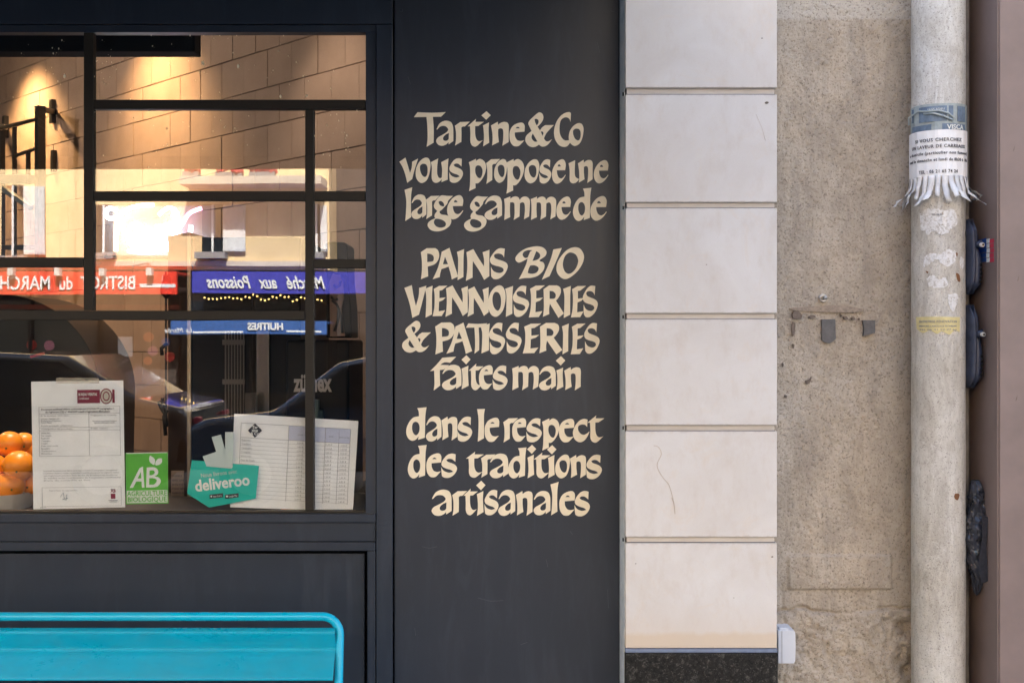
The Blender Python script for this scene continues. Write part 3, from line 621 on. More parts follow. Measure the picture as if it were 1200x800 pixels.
# small pits
for _ in range(420):
    ix, iz = rng.integers(2, nx-3), rng.integers(2, nz-3); H[iz:iz+rng.integers(1, 4), ix:ix+rng.integers(1, 3)] -= rng.random()*.0035
Vv = np.stack([np.tile(xs, nz), WY-np.clip(H, -.03, .02).ravel(), np.repeat(zs, nx)], 1)
I = np.arange(nx*nz).reshape(nz, nx); Fc = np.stack([I[:-1, :-1], I[:-1, 1:], I[1:, 1:], I[1:, :-1]], -1).reshape(-1, 4)
me = bpy.data.meshes.new('plaster_wall'); me.from_pydata(Vv.tolist(), [], Fc.tolist()); me.materials.append(M_PLASTER)
me.polygons.foreach_set('use_smooth', [True]*len(me.polygons))
pw = bpy.data.objects.new('plaster_face', me); COL.objects.link(pw)
wallt = thing('plaster_wall', 'narrow strip of rough beige plaster wall between stone pier and downpipe', 'wall', (X(1000), .05, 0)); wallt['kind'] = 'structure'
pw.parent = wallt; pw.location = -Vector(wallt.location)
mb = MB(); mb.box(SX1+.002, WY+.034, 0, X(1165, WY), .30, 2.78); part('wall_core', mb, M_PLASTER, wallt)
mb = MB(); mb.box(SX1+.002, WY-.006, 0, X(1165, WY), WY+.017, .449); mb.box(SX1+.002, WY-.002, 2.451, X(1165, WY), WY+.017, 2.78); part('wall_foot', mb, M_PLASTER, wallt)
# patches left by torn signs
def flat_poly(name, s, Y, mat, parent, t=.0012, n=4, smooth_=False):
    pts = [P(x, y, Y) for x, y in spline_pts(s, n)]; mb = MB(); mb.prism([(p.x, p.z) for p in pts], Y, Y+t); return part(name, mb, mat, parent)
PYp = WY-.0105
flat_poly('slate_patch', "963,374c 979,374c 979.5,397c 972,402 963.5,399c", PYp, M_SLATE, wallt, .012)
flat_poly('slate_patch', "1011,375c 1026,375c 1025.5,390c 1012,393.5c 1013,384", PYp, M_SLATE, wallt, .012)
for s in ("929,366c 935,364 940,369 939,373c 930,373", "948,371 953,369 956,371.5 951,373", "929,377c 932,379 931,392 929,394c 928,385", "989,371 992,370.5 994,374 990,374", "998,372 1001,371 1002,374 999,374.5", "929,403 931,404 930,408", "944,446c 949,444 951,442c 950,447 946,450", "920,463 922,463 922,466 920,466", "917,425 918.5,427 917.5,430", "985,368 987,369 986,371", "1006,373 1008,373 1008,375"):
    flat_poly('chipped_spot', s, PYp+.0008, M_CHIP, wallt, .012)
flat_poly('dusty_line', "925,361c 950,359 985,358 1012,362c 1012,365 985,366 955,365 930,364c", PYp+.005, M_SCAR, wallt, .008)
# steel bolt
bo = thing('wall_bolt', 'small steel bolt sticking out of the beige plaster wall', 'bolt', P(965, 349, WY))
p = P(965, 349, .02)
mb = MB(); mb.tube([(p.x, .028, p.z), (p.x, .004, p.z), (p.x-.001, .0, p.z)], .0055, 14, rr=[.0055, .0055, .003]); part('shank', mb, M_STEEL, bo, smooth=True)
mb = MB(); mb.tube([(p.x, .028, p.z), (p.x, .021, p.z)], .0105, 6); part('nut', mb, M_STEEL, bo, bevel=.001)

# white junction box low on the right side of the pier
bx = thing('junction_box', 'small white plastic junction box on the plaster at the foot of the pier', 'box', P(921, 758, 0))
a = P(912, 738, -.04); b_ = P(932, 777, -.04)
pts = [(a.x, a.z), (b_.x-.003, a.z), (b_.x, a.z-.006), (b_.x+.001, (a.z+b_.z)/2), (b_.x, b_.z+.006), (b_.x-.003, b_.z), (a.x, b_.z)]
mb = MB(); mb.prism([(x, z) for x, z in pts], -.040, .035); part('case', mb, M_WHITEPL, bx, bevel=.0012)
mb = MB(); mb.box(a.x+.008, -.0412, b_.z+.001, a.x+.0088, -.0395, a.z-.001); part('seam', mb, M_GREYINK, bx)
mb = MB(); mb.box(a.x+.004, -.034, a.z+.0003, a.x+.024, -.012, a.z+.004); part('lid_clip', mb, M_WHITEPL, bx, bevel=.001)

# right-hand painted pilaster
pl_ = thing('painted_pilaster', 'mauve brown painted pilaster projecting at the right edge', 'pilaster', (1.3, 0, 0))
PYF = -.143; PXE = X(1169.5, PYF)
mb = MB(); mb.box(PXE+.0035, PYF, 0, 2.6, .30, 2.98); part('front_face', mb, M_MAUVE, pl_, bevel=.002)
mb = MB(); mb.box(PXE, PYF+.003, 0, PXE+.003, .30, 2.98); part('reveal_board', mb, M_MAUVE2, pl_, bevel=.0008)
for (x, y) in ((1190, 470), (1187, 178), (1192, 330)):
    p = P(x, y, PYF); mb = MB(); mb.prism([(p.x, p.z), (p.x+.003, p.z+.004), (p.x+.0045, p.z+.014), (p.x+.002, p.z+.008)], PYF-.0003, PYF+.001); part('scuff', mb, M_CHIP, pl_)
# striped sticker on the reveal: blue, white, red
stk = thing('striped_sticker', 'torn blue, white and red sticker on the mauve reveal behind the pipe', 'sticker', (PXE, -.06, Zp(295)))
def on_reveal(px):   # depth along the reveal face for a pixel column
    return PXE*F/(px-600)+CAMY
for nm, xa, xb, mt in (('blue_stripe', 1147, 1156, M_BLUEST), ('white_stripe', 1156, 1160, M_STWHITE), ('red_stripe', 1160, 1165, M_REDST)):
    ya, yb = on_reveal(xb), on_reveal(xa); ym = (ya+yb)/2; mb = MB()
    for k_ in range(5):
        z0 = P(0, 280+k_*5.6, ym)[2]; z1 = P(0, 280+k_*5.6+4.8, ym)[2]
        mb.box(PXE-.0006, ya+.0002+(k_ % 2)*.002, z1, PXE+.0004, yb-.0002-(k_ % 3)*.001, z0)
    part(nm, mb, mt, stk)

# ------------------------------------------------------------------ downpipe
PCX, PCY, PR = X(1099.5, -.03), -.03, .0598
pipe = thing('downpipe', 'thick old cream painted downpipe with paper scraps running down the wall', 'pipe', (PCX, PCY, 0))
mb = MB(); prof = []
zz = 0.0
NZ = 340; NU = 64; dn = np.random.default_rng(3)
rel = sum(vnoise(NU+1, NZ+1, c_, 40+i_)*a_ for i_, (c_, a_) in enumerate(((14, .0012), (5, .0009), (2, .0006))))
vs, fs = [], []
for i in range(NZ+1):
    z = 2.6*i/NZ
    for j in range(NU):
        a = 2*math.pi*j/NU; w = min(1, min(j, NU-j)/6); r_ = PR+rel[i, j]*w
        vs.append((PCX+r_*math.cos(a), PCY+r_*math.sin(a), z))
for i in range(NZ):
    for j in range(NU): fs.append((i*NU+j, i*NU+(j+1) % NU, (i+1)*NU+(j+1) % NU, (i+1)*NU+j))
mb.add(vs, fs); part('tube', mb, M_PIPE, pipe, smooth=True)
# map a flat patch around the pipe: u = arc metres from the line facing the camera, z height
A0 = math.atan2(CAMY-PCY, 0-PCX)
def cyl(u, z, off=.0): a = A0+u/PR; return Vector((PCX+(PR+off)*math.cos(a), PCY+(PR+off)*math.sin(a), z))
def pix2u(px):
    # pixel column -> arc position on the pipe (bisect)
    lo, hi = -math.pi/2*PR, math.pi/2*PR
    for _ in range(40):
        mid = (lo+hi)/2; q = cyl(mid, 1); x = 600+q.x/(q.y-CAMY)*F
        if x < px: lo = mid
        else: hi = mid
    return (lo+hi)/2
def pzc(py): return CAMZ+(400-py)/F*(PCY-PR-CAMY)
def wrap_patch(name, s, off, mat, parent, t=.0009, wr=0.0, jag=0.0):
    """pixel outline -> thin solid patch wrapped on the pipe"""
    pts = spline_pts(s, 4)
    if jag:
        q = []; rj = random.Random(len(s))
        for a_, b2 in zip(pts, pts[1:]+pts[:1]):
            for k_ in range(3): t_ = k_/3; q.append((a_[0]+(b2[0]-a_[0])*t_+rj.uniform(-jag, jag), a_[1]+(b2[1]-a_[1])*t_+rj.uniform(-jag, jag)))
        pts = q
    xs_ = [p[0] for p in pts]; ys_ = [p[1] for p in pts]
    x0, x1 = min(xs_), max(xs_); n_ = max(4, int((x1-x0)/1.0)); mb = MB(); rows = []
    for i in range(n_+1):
        x = x0+(x1-x0)*i/n_; x = min(max(x, x0+.02), x1-.02); ys2 = []
        for a_, b2 in zip(pts, pts[1:]+pts[:1]):
            if (a_[0]-x)*(b2[0]-x) < 0 or (a_[0] == x): ys2.append(a_[1]+(b2[1]-a_[1])*(x-a_[0])/((b2[0]-a_[0]) or 1e-9))
        if len(ys2) < 2: continue
        rows.append((pix2u(x), pzc(min(ys2)), pzc(max(ys2))))
    vs = []; m_ = 4
    for u, zt, zb in rows:
        for lay in (off+t, off):
            for k_ in range(m_+1):
                zz_ = zb+(zt-zb)*k_/m_; vs.append(cyl(u, zz_, lay+(wr*random.random() if lay == off+t else 0)))
    fs = []; W = 2*(m_+1)
    for i in range(len(rows)-1):
        for k_ in range(m_):
            fs.append((i*W+k_, (i+1)*W+k_, (i+1)*W+k_+1, i*W+k_+1)); fs.append((i*W+m_+1+k_, i*W+m_+2+k_, (i+1)*W+m_+2+k_, (i+1)*W+m_+1+k_))
        fs.append((i*W, i*W+m_+1, (i+1)*W+m_+1, (i+1)*W)); fs.append((i*W+m_, (i+1)*W+m_, (i+1)*W+2*m_+1, i*W+2*m_+1))
    for i in (0, len(rows)-1):
        for k_ in range(m_): fs.append((i*W+k_, i*W+k_+1, i*W+m_+2+k_, i*W+m_+1+k_))
    mb.add(vs, fs); return part(name, mb, mat, parent, smooth=False)
def wrap_text(name, body, px, py, size, mat, parent, off=.0022, **kw):
    A, f = text_geo(body, size, 'CENTER', **kw); u0 = pix2u(px); z0 = pzc(py); mb = MB()
    mb.add([cyl(u0+float(p[0]), z0+float(p[1]), off+float(p[2])) for p in A], f); return part(name, mb, mat, parent)
M_SCRAP, n_, l_, b__ = new_mat('weathered_paper'); c_ = worldpos(n_); t_ = noise(n_, l_, 130, 6, .75, c_, .8); rr_ = ramp(n_, l_, t_.outputs[0], [(.36, (.40, .36, .31)), (.47, (.66, .65, .63)), (.6, (.76, .76, .76))])
l_.new(rr_.outputs[0], b__.inputs['Base Color']); b__.inputs['Roughness'].default_value = .85; bump(n_, l_, b__, t_.outputs[0], .5, .001)
for s, wr in (("1083,262c 1094,256 1098,263 1110,258c 1112,270 1104,276 1094,270 1086,276c", 0), ("1086,326c 1094,322 1100,328 1108,324c 1110,334 1098,338 1088,335c", 0), ("1079,248c 1090,244 1108,246 1118,246 1121,262 1112,268 1100,264 1090,266 1080,270c", .0006), ("1083,301c 1092,296 1102,298 1110,292c 1118,294 1120,304 1112,312 1104,310 1098,303 1088,310 1083,312c", .0009),
              ("1111,346c 1120,344 1122,350 1118,364 1113,360", .0003), ("1126,300 1129,306 1127,316 1125,308", .0002)):
    wrap_patch('paper_scrap', s, .0008, M_SCRAP, pipe, t=.0004, wr=wr*.4, jag=1.1)
M_RUST = plain('rust', (.20, .09, .04), .9)
for s in ("1120,320 1124,322 1125,330 1122,329", "1120,296 1122,297 1121,301", "1085,317 1088,318 1087,320", "1119,578c 1124,579 1122,586 1118,583"): wrap_patch('rust_spot', s, .0006, M_RUST, pipe, t=.0006)
wrap_text('scrap_print', "TEL 06 52", 1098, 252, .0055, M_GREYINK, pipe, bold=.0001)

# yellow sticker
ys = thing('yellow_sticker', 'faded yellow paper sticker with torn lower edge wrapped on the downpipe', 'sticker', P(1099, 380, -.09))
wrap_patch('paper', "1074,371c 1099,371 1124,371.5c 1124,389c 1118,387 1112,392 1104,388 1098,391 1090,387 1082,390 1075,385c", .0012, M_YELLOWST, ys)
for t_, y_, s_ in (("ENTREPRISE RÉNOVATION", 378, .0080), ("PEINTURE CARRELAGE PLOMBERIE", 383, .0058), ("TEL 06 41 52 77 60", 387, .0055)):
    wrap_text('print', t_, 1099, y_, s_, M_GREYINK, ys, off=.0026, width=pix2u(1120)-pix2u(1078))

# poster wrapped round the pipe, cut into fringes below
M_FADED = plain('faded_ink', (.10, .10, .11), .7)
po = thing('fringed_poster', 'white paper notice wrapped round the downpipe with tear-off strips curling below', 'poster', P(1099, 190, -.09))
wrap_patch('paper', "1067.5,153c 1100,155 1131.5,153c 1131.5,206c 1100,208 1067.5,206c", .0035, M_PAPER, po, t=.0008) if False else None
def wrap_sheet(name, zt, zb, u0, u1, off, mat, parent, n_=40, t=.0006, wz=0):
    mb = MB(); vs = []
    for i in range(n_+1):
        u = u0+(u1-u0)*i/n_; o_ = off+.0006*math.sin(i*1.7)+.0007*math.sin(i*.63)
        for z in (zt+wz*math.sin(i*.5), zb+wz*math.sin(i*.8)):
            vs += [cyl(u, z, o_+t), cyl(u, z, o_)]
    fs = []
    for i in range(n_):
        a, b2 = i*4, (i+1)*4
        fs += [(a, a+2, b2+2, b2), (a+1, b2+1, b2+3, a+3), (a, b2, b2+1, a+1), (a+2, a+3, b2+3, b2+2)]
    fs += [(0, 1, 3, 2), (n_*4, n_*4+2, n_*4+3, n_*4+1)]
    mb.add(vs, fs); return part(name, mb, mat, parent, smooth=False)
UH = math.pi*PR*.62
wrap_sheet('paper', pzc(152), pzc(206), -UH, UH, .0030, M_PAPER, po)
for t_, y_, s_, w_ in (("SI VOUS CHERCHEZ", 165.5, .0105, 50), ("UN LAVEUR DE CARREAUX", 173, .0105, 57), ("a domicile (particulier non fumeur)", 180.5, .0095, 61), ("sauf le dimanche et lundi de 8h30 à 18h", 188.5, .0095, 61), ("TEL : 06 21 65 74 24", 202.5, .0105, 42)):
    wrap_text('print', t_, 1099.5, y_, s_, M_FADED, po, off=.0050, bold=.00022, spacing=1.15, width=(pix2u(1099.5+w_/2)-pix2u(1099.5-w_/2)), res=2)
fr = random.Random(5)
for i in range(17):
    u = -UH*.93+i*UH*1.86/16; w_ = fr.uniform(.0045, .0072); ln = .050+.032*fr.random(); curl = .003+.042*fr.random()**1.6*(1 if abs(u) > .035 else .6); kk = fr.uniform(.3, .8); kd = fr.uniform(-.006, .006); side = (u/UH)*.018+fr.uniform(-.006, .006)
    n_ = 9; vs = []
    for k_ in range(n_+1):
        t = k_/n_; z = pzc(205)-ln*t*(1-.12*t); o_ = .0040+curl*t*t+.004*math.sin(t*7+i)*t; du = side*t*t*1.3+fr.uniform(-.0007, .0007)+(kd*(t-kk) if t > kk else 0)*2; o_ += (abs(kd)*1.2 if t > kk else 0)
        tw = (t**2)*fr.uniform(-.8, .8)*.006
        for s_, q in ((-1, 1), (1, -1)):
            vs.append(cyl(u+du+s_*w_*(1-.25*t), z+s_*.003*math.sin(i*2.1)*t, o_+s_*tw))
    vs2 = [v+Vector((0, .0004, 0)) for v in vs]; N2 = len(vs); fs = []
    for k_ in range(n_):
        a = 2*k_; fs += [(a, a+1, a+3, a+2), (N2+a, N2+a+2, N2+a+3, N2+a+1), (a, a+2, N2+a+2, N2+a), (a+1, N2+a+1, N2+a+3, a+3)]
    fs += [(0, N2, N2+1, 1), (2*n_, 2*n_+1, N2+2*n_+1, N2+2*n_)]
    mb = MB(); mb.add(vs, fs) if False else mb.add(vs+vs2, fs); part('tear_off_strip', mb, M_PAPER2, po, smooth=True)
# faded blue tape band above the notice, with a knotted pale string
tb = thing('blue_tape_band', 'faded blue printed tape and knotted string round the downpipe above the notice', 'tape', P(1099, 137, -.09))
wrap_sheet('band', pzc(121), pzc(153.5), -UH*1.2, UH*1.2, .0012, M_PALEBLUE, tb, wz=.0006)
for a_, b2, c_, d_ in ((1078, 124, 1116, 142), (1121, 124, 1134, 142), (1064, 145, 1092, 152), (1104, 145, 1134, 152), (1064, 124, 1072, 140)):
    wrap_sheet('blue_print', pzc(b2), pzc(d_), pix2u(max(a_, 1070.5)), pix2u(min(c_, 1128.8)), .0029, M_BLUEBAND, tb, 12, .0003)
wrap_text('print', "VISCA", 1119, 151.5, .0150, M_STWHITE, tb, off=.0048, bold=.0003)
wrap_text('print', "SANS ADIEU", 1097, 129, .0065, M_STWHITE, tb, off=.0045)
sp = [(1068, 142), (1070, 133), (1078, 128), (1090, 130), (1100, 130), (1110, 133), (1117, 139), (1114, 141), (1106, 137), (1096, 133), (1084, 132)]
mb = MB(); mb.tube([cyl(pix2u(max(x, 1070.2)), pzc(y), .0065+.004*(x < 1072)) for x, y in sp], .0022, 8); part('string', mb, M_PALEBLUE, tb, smooth=True)
# thin cable pipe behind
tp = thing('thin_pipe', 'thin grey beige pipe squeezed between the thick downpipe and the mauve reveal', 'pipe', (X(1132, .0), 0, 0))
mb = MB(); mb.tube([(X(1131, .0), .004, 0), (X(1131, .0), .004, 2.6)], .0105, 16); part('tube', mb, plain('thin_pipe_paint', (.24, .215, .18), .7, var=.3, vscale=30), tp, smooth=True)

# ------------------------------------------------------------------ clogs tucked behind the pipe
def clog(pcx, y0, y1, label, toe_down):
    """rubber clog standing on edge; outline in pixel rows"""
    Yc = -.045; t = thing('foam_clog', label, 'shoe', P(pcx, (y0+y1)/2, Yc), group='navy clogs wedged behind the downpipe')
    zt, zb = Zp(y0, Yc), Zp(y1, Yc); L = zt-zb; cx = X(pcx, Yc)
    # sole: a curved slab; upper: rounded vault on its right
    def ring(u): return .5-.5*math.cos(min(1, u/.18)*math.pi) if u < .18 else (.5-.5*math.cos(min(1, (1-u)/.14)*math.pi) if u > .86 else 1)
    for nm, off, rx, ry, mat_ in (('sole', -.006, .010, .040, M_CLOG), ('upper', .004, .017, .036, M_CLOG)):
        vs, fs = [], []; n_, s_ = 22, 18
        for i in range(n_+1):
            u = i/n_; q = max(.03, ring(u)); uu = u if toe_down else 1-u
            if nm == 'upper': q *= (.55 if uu < .36 else .55+.45*math.sin(min(1, (uu-.36)/.3)*math.pi/2))
            wob = .0015*math.sin(u*40) if nm == 'sole' else 0
            for j in range(s_):
                a = 2*math.pi*j/s_; vs.append((cx+off+(rx*q+wob)*math.cos(a)+.004*math.sin(u*3.1), Yc+ry*(.4+.6*q)*math.sin(a), zt-L*u))
        for i in range(n_):
            for j in range(s_): fs.append((i*s_+j, (i+1)*s_+j, (i+1)*s_+(j+1) % s_, i*s_+(j+1) % s_))
        fs += [tuple(range(s_)), tuple(range((n_+1)*s_-1, n_*s_-1, -1))]
        mb = MB(); mb.add(vs, fs); part(nm, mb, mat_, t, smooth=True)
    zr = zt-L*.36
    mb = MB(); mb.tube([(cx+.002, Yc-.030, zr), (cx+.018, Yc-.036, zr+.004)], .008, 14); part('strap', mb, M_CLOG, t, smooth=True, bevel=0)
    mb = MB(); mb.tube([(cx+.012, Yc-.040, zr), (cx+.014, Yc-.047, zr)], .0052, 16); part('rivet', mb, M_BOWL, t, smooth=False, bevel=.001)
    mb = MB(); mb.tube([(cx+.0135, Yc-.0465, zr), (cx+.0145, Yc-.0485, zr)], .0024, 12); part('rivet_cap', mb, M_BLACKM, t)
    mb = MB()
    for k_ in range(5):
        zq = zt-L*(.62+.055*k_); mb.ball((cx+.013+.001*math.sin(k_), Yc-.034, zq), .0032, .004, .004, 10, 6)
    part('vent_hole', mb, M_DARKGAP, t, smooth=True, stuff=False)
clog(1135.5, 257, 345, 'navy foam clog, the upper of two wedged between downpipe and reveal', True)
clog(1136.5, 357, 454, 'navy foam clog, the lower of two wedged between downpipe and reveal', True)
# crumpled black bag
bag = thing('plastic_bag', 'crumpled black plastic bag stuffed behind the downpipe near the bottom', 'bag', P(1143, 640, -.04))
vs, fs = [], []; nb, sb = 60, 44; Yb_ = -.05; bn = .8*vnoise(sb+1, nb+1, 6, 77)+.9*vnoise(sb+1, nb+1, 3, 78)+.5*vnoise(sb+1, nb+1, 1.6, 79)
for i in range(nb+1):
    u = i/nb; q = (math.sin(math.pi*min(1, max(.02, u*1.0+.02))))**.45*(1.0-.35*u); z = Zp(562, Yb_)-(Zp(562, Yb_)-Zp(700, Yb_))*u
    for j in range(sb):
        a = 2*math.pi*j/sb; w = min(1, min(j, sb-j)/5); k_ = 1+.42*bn[i, j]*w
        vs.append((X(1143, Yb_)+.026*q*k_*math.cos(a)+.004*math.sin(u*9), Yb_+.035*q*k_*math.sin(a), z))
for i in range(nb):
    for j in range(sb): fs.append((i*sb+j, (i+1)*sb+j, (i+1)*sb+(j+1) % sb, i*sb+(j+1) % sb))
mb = MB(); mb.add(vs, fs); part('bag_film', mb, M_BAGPL, bag, smooth=False)
mb = MB(); q = [(1150, 600), (1158, 606), (1156, 640), (1158, 680), (1150, 684), (1146, 660), (1151, 630)]
pts = [P(x, y, -.085) for x, y in q]; mb.prism([(p.x, p.z) for p in pts], -.087, -.084); part('bag_flap', mb, M_BAGPL, bag, bevel=.0008)

# ------------------------------------------------------------------ turquoise bench
BYc = -.40
bench = thing('garden_bench', 'turquoise powder coated metal bench in front of the shop window', 'bench', (X(180, BYc), BYc, 0))
tr = .0088; zt = Zp(722, BYc); xr = X(398.5, BYc); xl = xr-1.75; R_ = .035
tilt = .16                                      # back leans towards the wall at the top
def bp(x, z): return (x, BYc-(zt-z)*tilt, z)
zs_ = .46
arc = [bp(xr-R_+R_*math.sin(a), zt-R_+R_*math.cos(a)) for a in [i*math.pi/2/8 for i in range(9)]]
arcl = [bp(xl+R_-R_*math.sin(a), zt-R_+R_*math.cos(a)) for a in [i*math.pi/2/8 for i in range(8, -1, -1)]]
mb = MB(); mb.tube([bp(xl, zs_)]+[bp(xl, .6)]+arcl+arc+[bp(xr, .6), bp(xr, zs_)], tr, 16); part('back_frame', mb, M_BENCH, bench, smooth=True)
def PROF(u):      # u=-1 bottom .. 1 top: rolled top lip, upright upper half, lower half sloping out towards the sitter
    y = -.004
    if u > .15: y -= .017*(u-.15)/.85
    if u > .82: y += .012*((u-.82)/.18)**2
    if u < .15: y -= .030*(.15-u)/1.15*min(1, (.15-u)/.2)
    if u < -.9: y += .002*((-.9-u)/.1)
    return y
def slat(zc, h, y_of, name='back_slat'):
    vs, fs = [], []; n_ = 24
    prof = []
    for i in range(n_+1):
        u = i/n_*2-1; prof.append((u*h/2, PROF(u)))
    x0, x1 = xl+tr*.8, xr-tr*.8
    T_ = .002
    for x in (x0, x1):
        for dz, dy in prof: vs.append((x, y_of(zc+dz)+dy-.001, zc+dz))
        for dz, dy in prof: vs.append((x, y_of(zc+dz)+dy+T_, zc+dz))
    m_ = n_+1; N2 = 2*m_
    for i in range(n_): fs += [(i, N2+i, N2+i+1, i+1), (m_+i, m_+i+1, N2+m_+i+1, N2+m_+i)]
    fs += [(0, m_, N2+m_, N2), (n_, N2+n_, N2+m_+n_, m_+n_)]
    for o_ in (0, N2): fs.append(tuple([o_+i for i in range(m_)]+[o_+m_+i for i in range(n_, -1, -1)]))
    mb = MB(); mb.add(vs, fs); o = part(name, mb, M_BENCH, bench, smooth=True)
    return o
yb = lambda z: BYc-(zt-z)*tilt
hs = Zp(733.5, BYc)-Zp(788.5, BYc)
for k_ in range(3): slat((Zp(733.5, BYc)+Zp(788.5, BYc))/2-k_*(hs+.0155), hs, yb)
for k_ in range(4):
    y_ = BYc-.13-k_*.112; mb = MB(); mb.box(xl+.01, y_-.095, zs_-.004+.004*(k_ == 0), xr-.01, y_, zs_+.001); part('seat_slat', mb, M_BENCH, bench, bevel=.001)
for x in (xl, xr):
    mb = MB(); mb.tube([(x, BYc-.06, zs_), (x, BYc-.52, zs_)], tr, 12); part('seat_rail', mb, M_BENCH, bench, smooth=True)
    for y_, y2 in ((BYc-.075, BYc+.02), (BYc-.50, BYc-.54)):
        mb = MB(); mb.tube([(x, y_, zs_), (x, y2, .012)], tr, 12); part('leg', mb, M_BENCH, bench, smooth=True)

# ------------------------------------------------------------------ inside of the shop
wdir = Vector((-1, 1, 0)).normalized(); wnrm = Vector((-1, -1, 0)).normalized()      # wall runs back-left; normal points to camera-left
Z1 = 4.2; W0 = Vector(((428-600)/F*Z1, Z1+CAMY, 0))                    # wall foot at the right edge of the window
def wp(px, py, off=0.0):
    """pixel -> point on the oblique wall plane moved off metres towards the room"""
    d = Vector(((px-600)/F, 1.0, (400-py)/F)); o = Vector((0, CAMY, CAMZ)); q = W0+wnrm*off
    t = (q-o).dot(wnrm)/d.dot(wnrm); return o+d*t
iw = thing('inner_wall', 'tan block wall inside the shop lit by warm spotlights', 'wall', W0); iw['kind'] = 'structure'
ch = 49/F*Z1; bw = .165; zb0 = CAMZ+(400-464.5)/F*Z1-ch*6
s0 = -.55
mb = MB(); c = W0+wdir*1.7-wnrm*.03; mb.obox((c.x, c.y, 1.45), wdir*2.3, wnrm*.0255, (0, 0, 1.5)); part('mortar_bed', mb, M_JOINT, iw)
proto_b = None
for r_ in range(18):
    z0 = zb0+r_*ch
    for k_ in range(26):
        s = s0+k_*bw+(bw/2 if r_ % 2 else 0)+random.uniform(-.02, .02)*0
        if z0 < .98 and not (.75 < s < 2.0): continue
        if z0 < .8 or s < -.25 or z0 > 1.47+.27*(4.2+.707*(s+bw)): continue
        c = W0+wdir*(s+bw/2)+wnrm*random.uniform(-.0015, .0015)
        if proto_b is None:
            mb = MB(); mb.obox((c.x, c.y, z0+ch/2), wdir*(bw/2-.0008), wnrm*.005, (0, 0, ch/2-.0015)); proto_b = part('block', mb, M_INNER, iw, bevel=.0015)
        else:
            o = proto_b.copy(); COL.objects.link(o); o.location = Vector((c.x, c.y, z0+ch/2))-Vector(iw.location)
            o.rotation_euler = (random.uniform(-.004, .004), 0, random.uniform(-.004, .004))
        if s > 3.3: break
# room shell
m = MB(); m.box(-4.5, .13, .0, 1.2, 6.0, .02); struct('shop_floor', m, M_WOODF)
m = MB(); m.box(-4.5, .13, 3.1, 1.2, 6.0, 3.2); m.box(-4.5, .12, ZT+.0, 1.2, .16, 3.099); struct('shop_ceiling', m, M_SOFFIT)
m = MB(); m.box(-4.6, .13, .02, -4.5, 6.0, 3.1); m.box(-4.5, 5.9, .02, 1.2, 6.0, 3.1); m.box(X(455), .13, .02, X(470), 1.9, ZT+.5); struct('shop_back_wall', m, M_INTDARK)
# black duct under the ceiling
du = tag(part('ceiling_duct', MB().box(-3.6, .55, Zp(60.5, .55), X(228, .55), .62, 3.0), M_SOFFIT, bevel=.003), 'black boxed duct under the ceiling just inside the window', 'duct')
# spot lamps grazing the wall
def spot(s, off, z, power, size, blend, label, tgt_off=.0, col=(1.0, .62, .28), r=.045):
    c = W0+wdir*s+wnrm*off
    t = thing('spotlight', label, 'lamp', (c.x, c.y, z), group='ceiling spotlights over the block wall')
    mb = MB(); mb.tube([(c.x, c.y, z+.10), (c.x, c.y, z)], .035, 16, cap=True); part('housing', mb, M_BLACKM, t, smooth=False)
    mb = MB(); mb.tube([(c.x, c.y, z-.0005), (c.x, c.y, z-.003)], .026, 16); part('lamp_face', mb, M_LAMPFACE, t)
    L = bpy.data.lights.new('spot', 'SPOT'); L.energy = power; L.spot_size = math.radians(size); L.spot_blend = blend; L.color = col; L.shadow_soft_size = r
    lo = bpy.data.objects.new('spot_beam', L); COL.objects.link(lo); lo.parent = t; lo.location = (0, 0, -.006)
    tgt = W0+wdir*s+wnrm*tgt_off; d = Vector((tgt.x-c.x, tgt.y-c.y, -1.0)); lo.rotation_euler = d.to_track_quat('-Z', 'Y').to_euler()
    return t
def s_of(px): p = wp(px, 100); return (p-W0).dot(wdir)
spot(s_of(42), .30, 3.02, 44, 94, 1.0, 'black ceiling spotlight above the metal rack', -.02)
spot(s_of(190), .30, 3.02, 34, 92, 1.0, 'black ceiling spotlight in the middle of the block wall', -.02)
spot(s_of(400), .40, 3.0, 9, 70, .8, 'black ceiling spotlight nearest the right window jamb', .12, col=(1.0, .78, .60))
sw_ = thing('added_display_lamp', 'added black downlight, unseen inside the window head, brightening the fruit bowl', 'lamp', (-1.15, .30, 2.98))  # extra lamp out of view, added to brighten the oranges
mb = MB(); mb.tube([(-1.15, .30, 3.08), (-1.15, .30, 2.98)], .03, 16); part('housing', mb, M_BLACKM, sw_)
L_ = bpy.data.lights.new('added_display_beam', 'SPOT'); L_.energy = 42; L_.spot_size = math.radians(26); L_.spot_blend = 1; L_.color = (1.0, .86, .68); L_.shadow_soft_size = .03
lo_ = bpy.data.objects.new('added_display_beam', L_); COL.objects.link(lo_); lo_.parent = sw_; lo_.location = (0, 0, -.01); lo_.rotation_euler = Vector((-.05, -.10, -1.9)).to_track_quat('-Z', 'Y').to_euler()
c_ = W0+wdir*1.7+wnrm*1.35
pb = thing('added_fill_bulb', 'added warm fill bulb under the shop ceiling, unseen above the window view', 'lamp', (c_.x, c_.y, 2.74))  # unseen fill lamp, added to raise the brightness of the interior
mb = MB(); mb.ball((c_.x, c_.y, 2.74), .04, nu=16, nv=10); part('bulb', mb, M_LAMPFACE, pb, smooth=True)
mb = MB(); mb.tube([(c_.x, c_.y, 2.785), (c_.x, c_.y, 3.1)], .006, 6); part('cord', mb, M_BLACKM, pb)
L_ = bpy.data.lights.new('added_fill_light', 'POINT'); L_.energy = 13; L_.color = (1.0, .80, .66); L_.shadow_soft_size = .06
lo_ = bpy.data.objects.new('added_fill_light', L_); COL.objects.link(lo_); lo_.parent = pb; lo_.location = (0, 0, -.05)

